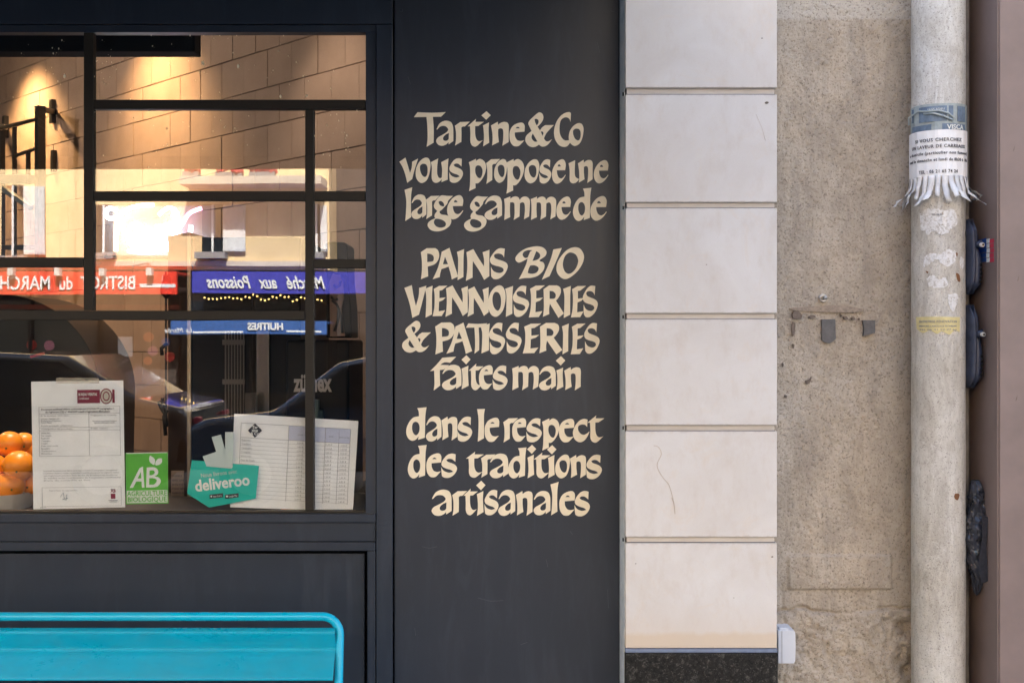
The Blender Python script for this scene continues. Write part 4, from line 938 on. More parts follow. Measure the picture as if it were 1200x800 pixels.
# black metal rack fixed on the wall
rk = thing('metal_rack', 'black square tube rack fixed high on the lit block wall', 'rack', wp(40, 200, .0))
def wbar(name, a, b_, offa, offb, hw, parent, mat=M_BLACKM):
    A_, B_ = wp(*a, offa), wp(*b_, offb); d = (B_-A_); L = d.length/2; d.normalize(); s1 = d.cross(wnrm)
    if s1.length < .1: s1 = Vector((0, 0, 1))
    s1.normalize(); s2 = d.cross(s1).normalized()
    mb = MB(); mb.obox((A_+B_)/2, d*(L+hw*.5), s1*hw, s2*hw); return part(name, mb, mat, parent, bevel=.002)
wbar('post', (47, 127), (47, 306), .22, .22, .019, rk)
wbar('arm', (47, 128), (62, 131), .22, .012, .013, rk)
wbar('wall_plate', (62.5, 119), (62.5, 143), .012, .012, .016, rk)
wbar('wall_plate', (7, 138), (7, 160), .012, .012, .016, rk)
wbar('arm', (2, 148), (7, 150), .22, .012, .011, rk)
wbar('rail', (-30, 158), (43, 140), .22, .22, .008, rk)
wbar('upright', (17, 150), (17, 300), .22, .22, .009, rk)
wbar('upright', (33, 178), (33, 215), .22, .22, .009, rk)
wbar('rail', (17, 183), (43, 174), .22, .22, .007, rk)
wbar('post', (2, 155), (2, 306), .22, .22, .013, rk)
wbar('rail', (-20, 210), (36, 210), .28, .28, .020, rk, plain('grey_bracket', (.10, .11, .10), .5))
wbar('brace', (2, 220), (36, 243), .26, .20, .012, rk, MATS['grey_bracket'])
wbar('wall_plate', (63.5, 178), (63.5, 200), .012, .012, .014, rk)
wbar('rail', (2, 290), (47, 290), .22, .22, .012, rk)

# neon script
NY = .85
ne = thing('neon_sign', 'glowing white script neon sign on a clear board inside the window', 'neon sign', P(180, 270, NY+.05))
a = P(119, 241, NY+.03); b_ = P(252, 299, NY+.03)
mb = MB(); mb.box(a.x, NY+.03, b_.z, b_.x, NY+.036, a.z); part('board', mb, M_BOARD, ne, bevel=.002)
mb = MB(); mb.box(a.x+.01, NY+.02, b_.z-.012, b_.x-.06, NY+.045, b_.z-.001); part('bracket', mb, M_BLACKM, ne, bevel=.002)
def neon(s, mat, r=.0062, closed=False, n=6):
    q = [tuple(map(float, t.split(','))) for t in s.split()]
    pts = []
    for i in range(len(q)-1):
        p0, p1, p2, p3 = [np.array(q[min(max(j, 0), len(q)-1)]) for j in (i-1, i, i+1, i+2)]
        for k_ in range(n):
            t = k_/n; pts.append(.5*((2*p1)+(-p0+p2)*t+(2*p0-5*p1+4*p2-p3)*t*t+(-p0+3*p1-3*p2+p3)*t**3))
    pts.append(np.array(q[-1])); mb = MB(); mb.tube([P(x, y, NY) for x, y in pts], r, 10); part('neon_tube', mb, mat, ne, smooth=True)
neon("137,246 128,244 124,250 128,256 138,254 150,245 165,241 180,240", M_NEON)
neon("139,250 137,262 136,280 136,294", M_NEON)
neon("168,268 160,262 152,268 150,280 156,288 166,282 170,266 169,284 176,288 182,276", M_NEON)
neon("184,264 184,288 186,272 194,264 199,268", M_NEON)
neon("208,248 204,270 206,286 213,287 218,280", M_NEON); neon("198,262 216,260", M_NEON)
neon("224,264 223,284 230,288", M_NEON)
neon("150,294 175,296 200,292 232,290 246,284", M_NEON)
neon("186,252 196,244 205,246 202,254", M_NEONP); neon("186,296 192,290 202,280 214,262 222,250 236,244", M_NEONP)

# cabinet with vent, juicer, black round machine
CY = .42
cab = thing('drinks_cabinet', 'tall dark cabinet with a pale metal edge and slotted vent inside the window', 'cabinet', (X(290, CY), CY+.2, 0))
mb = MB(); mb.box(X(224, CY), CY, .02, X(352, CY), CY+.50, Zp(278, CY)); part('front', mb, M_BLACKP, cab, bevel=.004)
# left side turned a little to the street
p0 = P(197, 0, CY+.34); mb = MB(); xL, xR = X(197, CY+.10), X(219, CY+.02)
mb.add([(xL, CY+.10, .02), (xR, CY+.02, .02), (xR, CY+.5, .02), (xL, CY+.5, .02), (xL, CY+.10, Zp(273, CY)), (xR, CY+.02, Zp(272, CY)), (xR, CY+.5, Zp(272, CY)), (xL, CY+.5, Zp(273, CY))],
       [(0,3,2,1),(4,5,6,7),(0,1,5,4),(1,2,6,5),(2,3,7,6),(3,0,4,7)])
part('side', mb, M_CABINET, cab)
mb = MB(); mb.box(X(219.4, CY), CY-.002, .02, X(223.7, CY), CY+.3, Zp(272, CY)); part('edge_strip', mb, M_CABEDGE, cab, bevel=.0015)
mb = MB(); mb.box(X(262, CY), CY-.006, Zp(492, CY), X(288, CY), CY-.0005, Zp(386, CY)); part('vent_plate', mb, M_DARKGAP, cab)
for k_ in range(7): mb = MB(); x = 264.5+k_*3.5; mb.box(X(x, CY), CY-.011, Zp(490, CY), X(x+1.4, CY), CY-.0065, Zp(388, CY)); part('vent_slat', mb, M_VENT, cab)
for y in (398, 444): mb = MB(); mb.box(X(262, CY), CY-.014, Zp(y+6, CY), X(288, CY), CY-.0115, Zp(y, CY)); part('vent_rail', mb, M_VENT, cab)
mb = MB(); mb.box(X(303, CY), CY-.030, Zp(510, CY), X(318, CY), CY-.0005, Zp(386, CY)); part('handle_bar', mb, plain('smoked_steel', (.12, .11, .10), .25, .8), cab, bevel=.003)
mb = MB(); p = P(194.5, 0, CY+.05); mb.tube([(p.x, p.y, Zp(500, CY+.05)), (p.x, p.y, Zp(318, CY+.05))], .0032, 8); part('hinge_rod', mb, M_BLACKM, cab)
mb = MB(); q = [P(195, 322, CY+.04), P(195, 338, CY+.04), P(195, 344, CY+.04), P(195, 350, CY+.04)]; mb.tube(q, .01, 12, rr=[.010, .017, .016, .004]); part('hinge_cap', mb, M_BLACKM, cab, smooth=True)
for pts_ in ([(186, 470), (189, 478), (194, 486), (195, 500)], [(190, 466), (191, 476), (194, 484)], [(196, 480), (192, 488), (194, 510)], [(196, 402), (189, 408), (190, 416)]):
    mb = MB(); mb.tube([P(x, y, CY+.03) for x, y in pts_], .0055, 8); part('lever', mb, M_BLACKM, cab, smooth=True)
mb = MB(); mb.box(X(200.5, CY+.012), CY+.012, Zp(588, CY), X(215, CY+.012), CY+.019, Zp(552, CY)); lab = part('label', mb, M_KRAFT, cab)
mb = MB()
for k_ in range(6):
    A, f = text_geo(["MODELE", "SERIE 220V", "50 Hz 410 W", "POIDS NET", "FABRIQUE", "UE CE"][k_], .007, ext=.0002); put_text(mb, A, f, (X(201.5, CY+.011), CY+.011, Zp(559+k_*5, CY)))
part('label_print', mb, M_INK, lab)

JY = .36
ju = thing('juice_machine', 'tall black orange juicing machine with grey lettering standing in the window', 'juicer', (X(375, JY), JY+.12, 0))
mb = MB(); mb.box(X(335, JY), JY, .55, X(409, JY), JY+.30, Zp(398, JY)); part('body', mb, M_BLACKP, ju, bevel=.008, seg=3)
pts = [P(x, y, JY+.02) for x, y in [(382, 396), (382, 300), (381, 286), (384, 283), (404, 284), (407, 287), (408, 330), (411, 360), (412, 396)]]
mb = MB(); mb.prism([(p.x, p.z) for p in pts], JY+.02, JY+.16); part('head', mb, M_BLACKP, ju, bevel=.004)
pts = [P(x, y, JY+.012) for x, y in [(387, 394), (386, 330), (390, 320), (398, 322), (402, 330), (403, 350), (400, 362), (404, 394)]]
mb = MB(); mb.prism([(p.x, p.z) for p in pts], JY+.012, JY+.0195); part('tan_badge', mb, plain('tan_badge_print', (.22, .13, .09), .6), ju)
for q in ([(391, 334), (394, 337), (398, 334), (399, 329)], [(388, 348), (392, 352), (396, 350)], [(389, 352), (394, 356), (397, 362), (396, 376), (392, 388)], [(397, 362), (400, 374), (401, 390)]):
    mb = MB(); mb.tube([P(x, y, JY+.0105) for x, y in q], .0036, 8); part('badge_figure', mb, M_BLACKM, ju, smooth=True)
A, f = text_geo("zümex", .066, 'LEFT', bold=.0022, ext=.0004, width=X(389, JY)-X(344, JY)); mb = MB(); put_text(mb, A, f, (X(344, JY)-float(A[:, 0].min()), JY-.0010, Zp(458, JY)))
A2 = None; part('lettering', mb, plain('silver_print', (.42, .40, .40), .5), ju)
mb = MB(); mb.tube([P(370, 490, JY-.02), P(370, 480, JY-.02)], .020, 20); mb.tube([P(371, 468, JY-.03), P(371, 492, JY-.03)], .008, 10); part('tap', mb, plain('green_grey_plastic', (.05, .09, .09), .3), ju, smooth=False)
mb = MB(); mb.box(X(290, JY), JY-.03, Zp(486, JY), X(302, JY), JY-.02, Zp(460, JY)); o = part('receipt_clip', mb, M_BLACKM, ju)
# counter shelf
ct = tag(part('window_shelf', MB().box(-3.0, .13, Zp(600, .13)-.05, X(445), .80, Zp(600, .13)+.0), M_INTDARK, bevel=.003), 'dark display shelf running behind the sill of the shop window', 'shelf')

rm = thing('round_shouldered_machine', 'large black round-shouldered grinder casing behind the certificate and the oranges', 'machine', P(0, 598, .9))
RY = .9; cc = P(0, 462, RY); rad = 117/F*(RY-CAMY)
pts = [(cc.x+rad*math.cos(a), cc.z+rad*math.sin(a)) for a in [math.pi*i/40 for i in range(41)]]
pts = pts+[(cc.x-rad, .7), (cc.x+rad*.96, .7)]
mb = MB(); mb.prism(pts, RY, RY+.35); part('casing', mb, M_BLACKM, rm, bevel=.004, seg=2)
mb = MB(); mb.tube([P(36, 418, RY-.01), P(52, 414, RY-.01)], .004, 8); part('badge', mb, M_STK[2], rm)

# bowl of oranges
OY = .22
bwl = thing('fruit_bowl', 'white bowl of oranges at the lower left corner of the window', 'bowl', P(5, 598, OY))
c = P(-12, 598, OY); 
mb = MB(); mb.lathe((c.x, OY, c.z-.002), [(.0, 0), (.085, 0), (.098, .006), (.108, .05), (.104, .05), (.094, .01), (0, .006)], 40); part('bowl_wall', mb, M_BOWL, bwl, smooth=False)
ors = [(11, 520, 15.5, .02), (28, 519, 13, .09), (22, 546, 19, -.03), (-8, 548, 17, -.02), (12, 568, 17, -.04), (37, 566, 13, .0), (40, 529, 13, .10), (-22, 530, 17, .04), (-25, 565, 17, -.02)]
names = ['topmost orange of the pile in the bowl', 'orange half hidden behind the topmost one', 'largest, nearest orange at the front of the pile', 'orange cut by the photo edge beside the front one', 'orange low in the bowl under the nearest one', 'orange low in the bowl touching the certificate', 'orange at the back peeking beside the certificate', 'orange at the back left of the pile', 'orange at the far side low in the bowl']
for (x, y, r, dy), nm in zip(ors, names):
    Yo = OY+dy; p = P(x, y, Yo); rr = r/F*(Yo-CAMY); t = thing('orange', nm, 'orange', p, group='oranges in the window bowl')
    mb = MB(); mb.ball((p.x, p.y, p.z), rr, rr, rr*.96, 32, 20); part('peel', mb, M_ORANGE, t, smooth=True)
    a = random.uniform(-.8, .8); q = p+Vector((math.sin(a)*.6, -.75, -.2)).normalized()*rr*.985; mb = MB(); mb.ball((q.x, q.y, q.z), .003, .002, .003, 8, 5); part('stalk_end', mb, M_STALK, t, smooth=True)

# ------------------------------------------------------------------ papers and stickers on the glass
PG = GY+.0095
def quad_sheet(name, c4, Y, mat, parent, t=.0006, sub=10, wave=.0006):
    """four pixel corners TL TR BR BL -> thin slightly wavy sheet"""
    tl, tr_, br, bl = [P(x, y, Y) for x, y in c4]; vs = []; n_ = sub
    for lay in (0, t):
        for i in range(n_+1):
            for j in range(n_+1):
                u, v = j/n_, i/n_; p = tl*(1-u)*(1-v)+tr_*u*(1-v)+br*u*v+bl*(1-u)*v
                vs.append((p.x, p.y+lay+wave*math.sin(u*5+v*3)+wave*.5*math.sin(v*9), p.z))
    fs = []; N_ = (n_+1)**2
    for i in range(n_):
        for j in range(n_):
            a = i*(n_+1)+j; fs += [(a, a+n_+1, a+n_+2, a+1), (N_+a, N_+a+1, N_+a+n_+2, N_+a+n_+1)]
    for k_ in range(n_):
        fs += [(k_, k_+1, N_+k_+1, N_+k_), (n_*(n_+1)+k_+1, n_*(n_+1)+k_, N_+n_*(n_+1)+k_, N_+n_*(n_+1)+k_+1)]
        a = k_*(n_+1); fs += [(a+n_+1, a, N_+a, N_+a+n_+1)]; a += n_; fs += [(a, a+n_+1, N_+a+n_+1, N_+a)]
    mb = MB(); mb.add(vs, fs); return part(name, mb, mat, parent, smooth=False)
class Page:
    """local page coordinates (0..1 across, 0..1 down) on a tilted sheet"""
    def __init__(s, c4, Y): s.c = [P(x, y, Y) for x, y in c4]; s.ux = (s.c[1]-s.c[0]); s.uz = (s.c[3]-s.c[0]); s.w = s.ux.length; s.h = s.uz.length
    def pt(s, u, v, dy=0): p = s.c[0]+s.ux*u+s.uz*v; return Vector((p.x, p.y+dy, p.z))
    def text(s, mb, body, u, v, size, dy=-.0016, align='LEFT', **k):
        k.setdefault('ext', .00012); k.setdefault('res', 1); A, f = text_geo(body, size, align, **k); put_text(mb, A, f, s.pt(u, v, dy), s.ux.normalized(), -s.uz.normalized())
    def rect(s, mb, u0, v0, u1, v1, dy=-.0014, t=.0003):
        q = [s.pt(u0, v0), s.pt(u1, v0), s.pt(u1, v1), s.pt(u0, v1)]; mb.prism([(p.x, p.z) for p in q], q[0].y+dy, q[0].y+dy+t)
C4 = [(36.5, 447), (144.5, 445.5), (146.5, 594), (39, 596.5)]
ce = thing('certificate', 'white printed organic certificate with a burgundy header taped in the window', 'certificate', P(91, 596, PG))
quad_sheet('sheet', C4, PG, M_PAPER, ce); pg = Page(C4, PG)
mb = MB(); pg.rect(mb, .50, .070, .745, .175); pg.rect(mb, .88, .070, .905, .175); part('burgundy_band', mb, M_BURG, ce)
p = pg.pt(.815, .122, -.0016); mb = MB()
ov = [(p.x+.0145*math.cos(a), p.z+.0185*math.sin(a)) for a in [2*math.pi*i/28 for i in range(28)]]; mb.prism(ov, p.y-.0003, p.y+.0002); seal_ = part('seal', mb, plain('pale_seal', (.55, .53, .45), .6), ce)
v_, f_ = fill_contours([[(x-p.x, z-p.z) for x, z in ov], [((x-p.x)*.86, (z-p.z)*.86) for x, z in ov], [((x-p.x)*.55, (z-p.z)*.6) for x, z in ov], [((x-p.x)*.42, (z-p.z)*.46) for x, z in ov]], .0002)
mb = MB(); put_text(mb, v_, f_, (p.x, p.y-.0008, p.z)); part('seal_ring', mb, M_BURG, seal_)
mb = MB(); pg.text(mb, "BUREAU VERITAS", .515, .115, .0085, dy=-.0022, bold=.0002, width=.20*pg.w); pg.text(mb, "Certification", .515, .145, .0080, dy=-.0022, width=.11*pg.w); part('band_print', mb, M_STWHITE, ce)
mb = MB(); pg.text(mb, "Document justificatif délivré conformément à l'article 29, paragraphe 1", .5, .225, .0062, align='CENTER', width=.78*pg.w, bold=.0001)
pg.text(mb, "du règlement (CE) n° 834/2007 relatif à l'agriculture Biologique", .5, .247, .0062, align='CENTER', width=.70*pg.w, bold=.0001)
part('title_print', mb, M_INK, ce)
mb = MB()
for u0, v0, u1, v1 in ((.08, .20, .96, .202), (.08, .255, .96, .257), (.08, .36, .96, .362), (.08, .385, .96, .387), (.08, .585, .96, .587), (.08, .20, .083, .587), (.957, .20, .96, .587), (.62, .257, .623, .587), (.10, .83, .96, .832), (.10, .83, .103, .98), (.957, .83, .96, .98), (.10, .978, .96, .98)):
    pg.rect(mb, u0, v0, u1, v1)
for (t_, u, v, w_) in (("N° du document : 2014 / 0612", .10, .275, .30), ("Opérateur : TARTINE & CO", .10, .30, .20), ("Boulangerie Pâtisserie", .10, .315, .22), ("75011 PARIS", .10, .33, .12), ("Organisme de contrôle", .64, .275, .28), ("Activité principale : préparation", .10, .352, .34), ("Catégories de produits :", .10, .378, .36), ("Défini comme :", .64, .378, .2),
                       ("PAINS BIO", .10, .41, .10), ("Pain complet", .10, .43, .11), ("Baguette", .10, .45, .09), ("Campagne", .10, .47, .10), ("Seigle", .10, .49, .07), ("Pain aux noix", .10, .51, .18), ("Épeautre", .10, .53, .09), ("Viennoiseries", .10, .55, .16), ("Brioche", .10, .57, .11),
                       ("sont issus de la production biologique", .66, .32, .26), ("agriculture biologique certifié", .68, .335, .22),
                       ("Le présent document a été délivré sur la base de l'article 29, paragraphe 1, du règlement", .12, .705, .80), ("L'opérateur déclaré a soumis ses activités à contrôle et respecte les exigences établies", .12, .724, .82), ("aux règlements précités. Voir au dos du document les conditions", .12, .743, .80), ("de validité et les coordonnées de l'organisme certificateur", .12, .762, .84), ("Date de contrôle et lieu", .12, .781, .50), ("Fait à Paris, le responsable", .18, .86, .30), ("page 1/1", .08, .99, .06)):
    pg.text(mb, t_, u, v, .0050, width=w_*pg.w)
part('fine_print', mb, M_GREYINK, ce)
mb = MB(); pg.text(mb, "AB", .845, .875, .010, bold=.0003); pg.rect(mb, .845, .885, .895, .925); part('small_logo', mb, M_BURG, ce)
mb = MB(); pg.rect(mb, .845, .848, .895, .858); pg.rect(mb, .82, .935, .92, .94); pg.rect(mb, .83, .945, .91, .95); part('small_logo_lines', mb, M_GREYINK, ce)
mb = MB(); q = [(.30, .905), (.33, .87), (.34, .92), (.37, .885), (.36, .93), (.32, .925), (.38, .915)]; mb.tube([pg.pt(u, v, -.0014) for u, v in q], .0006, 6); part('signature', mb, M_BLUEBAND, ce)
mb = MB(); a = P(66, 442.5, GY+.0075); b_ = P(116, 449, GY+.0075); mb.box(a.x, GY+.0072, b_.z, b_.x, GY+.0078, a.z)
mt_, n_, l_, b__ = new_mat('clear_tape'); b__.inputs['Base Color'].default_value = (.75, .68, .55, 1); b__.inputs['Alpha'].default_value = .25; b__.inputs['Roughness'].default_value = .3
part('tape', mb, mt_, ce)

# AB organic sticker
C4 = [(147.2, 530.5), (196.7, 529.5), (196.9, 589), (147.9, 590.5)]
ab = thing('organic_sticker', 'square green and white organic farming sticker on the glass beside the certificate', 'sticker', P(172, 590, PG))
quad_sheet('backing', C4, PG, M_STWHITE, ab, wave=0, sub=2); pg = Page(C4, PG)
mb = MB(); pg.rect(mb, .02, .015, .98, .735, dy=-.0008); pg.rect(mb, 0, .98, 1, 1, dy=-.0008); pg.rect(mb, 0, .0, .018, .98, dy=-.0008); pg.rect(mb, .982, 0, 1, .98, dy=-.0008); part('green_field', mb, M_GREEN, ab)
def page_poly(pg, mb, contours, dy, ext=.00015):
    cs = [[(x*pg.w, -y*pg.h) for x, y in c_] for c_ in contours]; v, f = fill_contours(cs, ext); put_text(mb, v, f, pg.pt(0, 0, dy), pg.ux.normalized(), -pg.uz.normalized())
mb = MB()
page_poly(pg, mb, [[(.09, .68), (.33, .30), (.41, .27), (.44, .68), (.38, .68), (.375, .56), (.245, .56), (.17, .68)], [(.28, .50), (.37, .50), (.36, .37)]], -.0013)
page_poly(pg, mb, [spline_pts(".48,.68c .50,.29c .68,.29 .76,.34 .76,.42 .68,.465c .78,.49 .83,.56 .77,.65 .66,.68", 5), spline_pts(".565,.35c .64,.345 .685,.37 .68,.41 .62,.44 .56,.44c", 5), spline_pts(".555,.50c .65,.50 .73,.53 .72,.58 .66,.625 .55,.625c", 5)], -.0013)
page_poly(pg, mb, [spline_pts(".66,.24c .58,.19 .56,.12 .58,.06c .66,.10 .70,.16 .68,.24c", 5)], -.0013)
page_poly(pg, mb, [spline_pts(".70,.24c .72,.17 .78,.12 .86,.12c .86,.19 .80,.24 .72,.25c", 5)], -.0013)
part('white_emblem', mb, M_STWHITE, ab)
mb = MB(); pg.text(mb, "AGRICULTURE", .5, .84, .0165, align='CENTER', width=.94*pg.w, dy=-.0013, bold=.0002, res=2); pg.text(mb, "BIOLOGIQUE", .5, .955, .0165, align='CENTER', width=.92*pg.w, dy=-.0013, bold=.0002, res=2); part('lettering', mb, M_GREEN, ab)

# price list
C4 = [(274.5, 484.5), (420, 493), (413.5, 598.5), (269.5, 594)]
pr = thing('price_list', 'white printed price list sheet leaning in the window behind the glazing bar', 'price list', P(345, 598, PG))
PG2 = PG+.010
quad_sheet('sheet', C4, PG2, M_PAPER, pr, wave=.001); pg = Page(C4, PG2)
def ptable(mb, u0, v0, u1, v1): pg.rect(mb, u0, v0, u1, v1, dy=-.0026)
mb = MB(); ptable(mb, .445, .09, .74, .245); ptable(mb, .745, .09, .94, .245); part('table_header', mb, M_BLUEWASH, pr)
mb = MB()
for v in (.09, .245): ptable(mb, .06, v, .94, v+.004)
for k_ in range(15): ptable(mb, .06, .285+k_*.043, .94, .287+k_*.043)
for u in (.06, .445, .74, .85, .94): ptable(mb, u, .09, u+.003, .90)
for k_ in range(15):
    pg.text(mb, ["Baguette", "Tradition", "Campagne", "Complet", "Viennoise", "Pain de Seigle", "Pain aux noix", "Céréales", "Croissant", "Pain au chocolat", "Chausson", "Brioche", "Éclair", "Tarte fine", "Sandwich"][k_], .07, .28+k_*.043, .0062, dy=-.0032)
    for u in (.57, .80, .92):
        pg.text(mb, ["1,10 €", "1,20 €", "2,40 €", "2,60 €", "1,30 €", "3,20 €", "2,90 €", "1,40 €", "1,15 €", "1,30 €", "1,60 €", "1,50 €", "2,80 €", "3,10 €", "4,50 €"][(k_*2+int(u*10)) % 15], u, .28+k_*.043, .0058, dy=-.0032, align='RIGHT')
pg.text(mb, "poids net", .56, .19, .0062, dy=-.0036, align='CENTER'); pg.text(mb, "prix", .79, .19, .0062, dy=-.0036, align='CENTER'); pg.text(mb, "prix au kg", .895, .19, .0058, dy=-.0036, align='CENTER')
part('table_print', mb, M_GREYINK, pr)
p = pg.pt(.175, .165, -.003); d_ = .017; mb = MB(); mb.prism([(p.x-d_, p.z), (p.x, p.z-d_), (p.x+d_, p.z), (p.x, p.z+d_)], p.y-.0004, p.y); lg = part('diamond_logo', mb, M_INK, pr)
mb = MB()
for k_, t_ in enumerate(("Tar", "tine", "& Co")): A, f = text_geo(t_, .0095, 'CENTER', bold=.0002, ext=.0001); put_text(mb, A, f, (p.x, p.y-.0007, p.z+.0045-k_*.0075))
part('logo_letters', mb, M_STWHITE, lg)

# teal delivery sticker
DYg = PG-.0012
de = thing('delivery_sticker', 'teal angular delivery service sticker with white lettering in front of the price list', 'sticker', P(262, 594, DYg))
def zpoly(s): return [(200+a/3.335, 380+b_/3.335) for a, b_ in s]
def poly_part(name, pts, Y, t, mat, parent):
    q = [P(x, y, Y) for x, y in pts]; mb = MB(); mb.prism([(p.x, p.z) for p in q], Y, Y+t); return part(name, mb, mat, parent)
poly_part('backing', zpoly([(82, 530), (345, 552), (332, 680), (150, 715), (64, 660)]), DYg, .0006, M_TEAL, de)
poly_part('animal_emblem', zpoly([(125, 515), (178, 497), (160, 440), (196, 430), (213, 490), (213, 420), (246, 420), (242, 558), (236, 563), (140, 554)]), DYg-.0007, .0006, M_STGREY, de)
th_ = math.radians(7); ux = Vector((math.cos(th_), 0, math.sin(th_))); uy = Vector((-math.sin(th_), 0, math.cos(th_)))
mb = MB(); a = zpoly([(97, 652)])[0]; A, f = text_geo("deliveroo", .03, bold=.0008, ext=.0002, width=(214/3.335)/F*(DYg-CAMY), res=3); A[:, 1] *= 1.25; put_text(mb, A, f, P(a[0], a[1], DYg-.0012), ux, uy)
part('lettering', mb, M_STWHITE, de)
mb = MB(); a = zpoly([(118, 598)])[0]; A, f = text_geo("Nous livrons avec", .014, ext=.0002, width=(142/3.335)/F*(DYg-CAMY)); put_text(mb, A, f, P(a[0], a[1], DYg-.0012), ux, uy); part('small_lettering', mb, M_STGREY, de)
for x0, t_ in ((152, "App Store"), (213, "Google Play")):
    q = zpoly([(x0, 665), (x0+52, 659), (x0+52, 675), (x0, 681)]); o = poly_part('store_badge', q, DYg-.0014, .0008, M_INK, de)
    mb = MB(); A, f = text_geo(t_, .006, ext=.0001, width=.020); a = zpoly([(x0+14, 675)])[0]; put_text(mb, A, f, P(a[0], a[1], DYg-.0017), ux, uy)
    a = zpoly([(x0+7, 671)])[0]; pq = P(a[0], a[1], DYg-.0016); mb.ball((pq.x, pq.y, pq.z), .0022, .0003, .0022, 8, 5); part('badge_print', mb, M_STWHITE, o)
op = tag(poly_part('orange_card', [(329, 594.5), (357, 595), (356, 599), (330, 599)], PG2+.004, .001, M_STK[0], None), 'orange card edge showing under the price list', 'card')
# small things behind the price list right side
cr = thing('paper_cup', 'small grey paper cup at the corner of the window shelf', 'cup', P(419, 598, .15))
c = P(421, 599, .15); mb = MB(); mb.lathe((c.x, .15, c.z), [(0, 0), (.012, 0), (.017, .045), (.015, .045), (.010, .004), (0, .004)], 20); part('cup_wall', mb, plain('grey_card', (.25, .24, .22), .6), cr)

# ------------------------------------------------------------------ awning over the shop (shades the top and ends the reflection)
aw = thing('shop_awning', 'black cloth awning over the shop window', 'awning', (-2, -.6, 2.6))
ax0, ax1 = -4.2, X(727)
AD = 2.0; awz = CAMZ+(400-198)/F*((GY-CAMY)+(AD+.01+GY))
mb = MB(); mb.add([(ax0, -.02, 2.42), (ax1, -.02, 2.42), (ax1, -AD, awz+.05), (ax0, -AD, awz+.05), (ax0, -.02, 2.435), (ax1, -.02, 2.435), (ax1, -AD, awz+.065), (ax0, -AD, awz+.065)], [(0,3,2,1),(4,5,6,7),(0,1,5,4),(1,2,6,5),(2,3,7,6),(3,0,4,7)])
part('canopy', mb, M_AWNOURS, aw)
mb = MB(); mb.box(ax0, -AD-.018, awz, ax1, -AD-.002, awz+.066); part('valance', mb, M_AWNOURS, aw)
for x in (-3.6, -1.7, .1):
    mb = MB(); mb.tube([(x, -.02, 2.40), (x, -AD+.01, awz+.035)], .012, 8); part('arm', mb, M_BLACKM, aw)

# ------------------------------------------------------------------ across the street (seen in the glass)
OYB = -19.0; DV = (GY-CAMY)+(GY-OYB)
def R(px, py, Y=OYB):
    D = (GY-CAMY)+(GY-Y); return Vector(((px-600)/F*D, Y, CAMZ+(400-py)/F*D))
def Rx(px, Y=OYB): return R(px, 0, Y).x
def Rz(py, Y=OYB): return R(0, py, Y).z
yb_ = thing('ochre_house', 'ochre rendered town house with white shutters across the street', 'building', (Rx(100), OYB-4, 0))
mb = MB(); mb.box(Rx(-230), OYB-8, Rz(316), Rx(386), OYB, 12.5); part('wall', mb, M_YELWALL, yb_)
mb = MB(); mb.box(Rx(-230), OYB-8, 0, Rx(386), OYB-.25, Rz(316)-.002); part('ground_floor', mb, M_SHOPD, yb_)
mb = MB(); mb.box(Rx(-230), OYB-8, 12.502, Rx(386), OYB+.3, 12.9); part('cornice', mb, M_CREAMW, yb_)
def twin(parent, x0, x1, y0, y1, sh, wide=True):
    f_ = part('window', MB().box(Rx(x0), OYB+.002, Rz(y1), Rx(x1), OYB+.03, Rz(y0)), M_WINDARK, parent)
    part('sill', MB().box(Rx(x0)-.08, OYB+.032, Rz(y1)-.12, Rx(x1)+.08, OYB+.25, Rz(y1)-.002), M_GREYW, f_)
    mb = MB()
    for a_, b2 in sh:
        mb.box(Rx(a_), OYB+.04, Rz(y1)+.02, Rx(b2), OYB+.08, Rz(y0)-.02)
        for k_ in range(5): x = Rx(a_)+(Rx(b2)-Rx(a_))*(k_+.5)/5; mb.box(x-.012, OYB+.081, Rz(y1)+.05, x+.012, OYB+.095, Rz(y0)-.05)
    if sh: part('shutter', mb, M_SHUT, f_)
    for k_ in (1,): part('glazing_bar', MB().box((Rx(x0)+Rx(x1))/2-.02, OYB+.031, Rz(y1), (Rx(x0)+Rx(x1))/2+.02, OYB+.038, Rz(y0)), M_SHUT, f_)
twin(yb_, 237, 262, 240, 296, [(262.5, 288)]); twin(yb_, 2, 28, 218, 300, [(29, 54)]); twin(yb_, 366, 376, 240, 296, [(376.5, 384)]); twin(yb_, 112, 133, 240, 296, [])
twin(yb_, -120, -90, 218, 300, [(-150, -121), (-89, -60)])
bal = part('balcony', MB().box(Rx(222), OYB, Rz(222), Rx(384), OYB+.7, Rz(213)), M_CREAMW, yb_)
for x0, x1 in ((225, 243), (262, 292), (300, 330)):
    fp = thing('flower_box', {225: 'box of red flowers on the balcony, the short one by its end', 262: 'box of red flowers in the middle of the balcony', 300: 'box of red flowers on the balcony nearest the house corner'}[x0], 'flower box', (Rx((x0+x1)/2), OYB+.6, Rz(213)), group='flower boxes on the balcony')
    part('trough', MB().box(Rx(x0), OYB+.5, Rz(213)+.002, Rx(x1), OYB+.68, Rz(213)+.08), M_GREYW, fp)
    mb = MB()
    for k_ in range(26): mb.ball((random.uniform(Rx(x0), Rx(x1)), OYB+random.uniform(.5, .7), Rz(213)+.08+random.uniform(0, .1)), .04, nu=6, nv=4)
    part('flowers', mb, M_FLOWER, fp)
mb = MB(); part('ledge', MB().box(Rx(-230), OYB+.002, Rz(312), Rx(384), OYB+.06, Rz(306)), M_CREAMW, yb_)
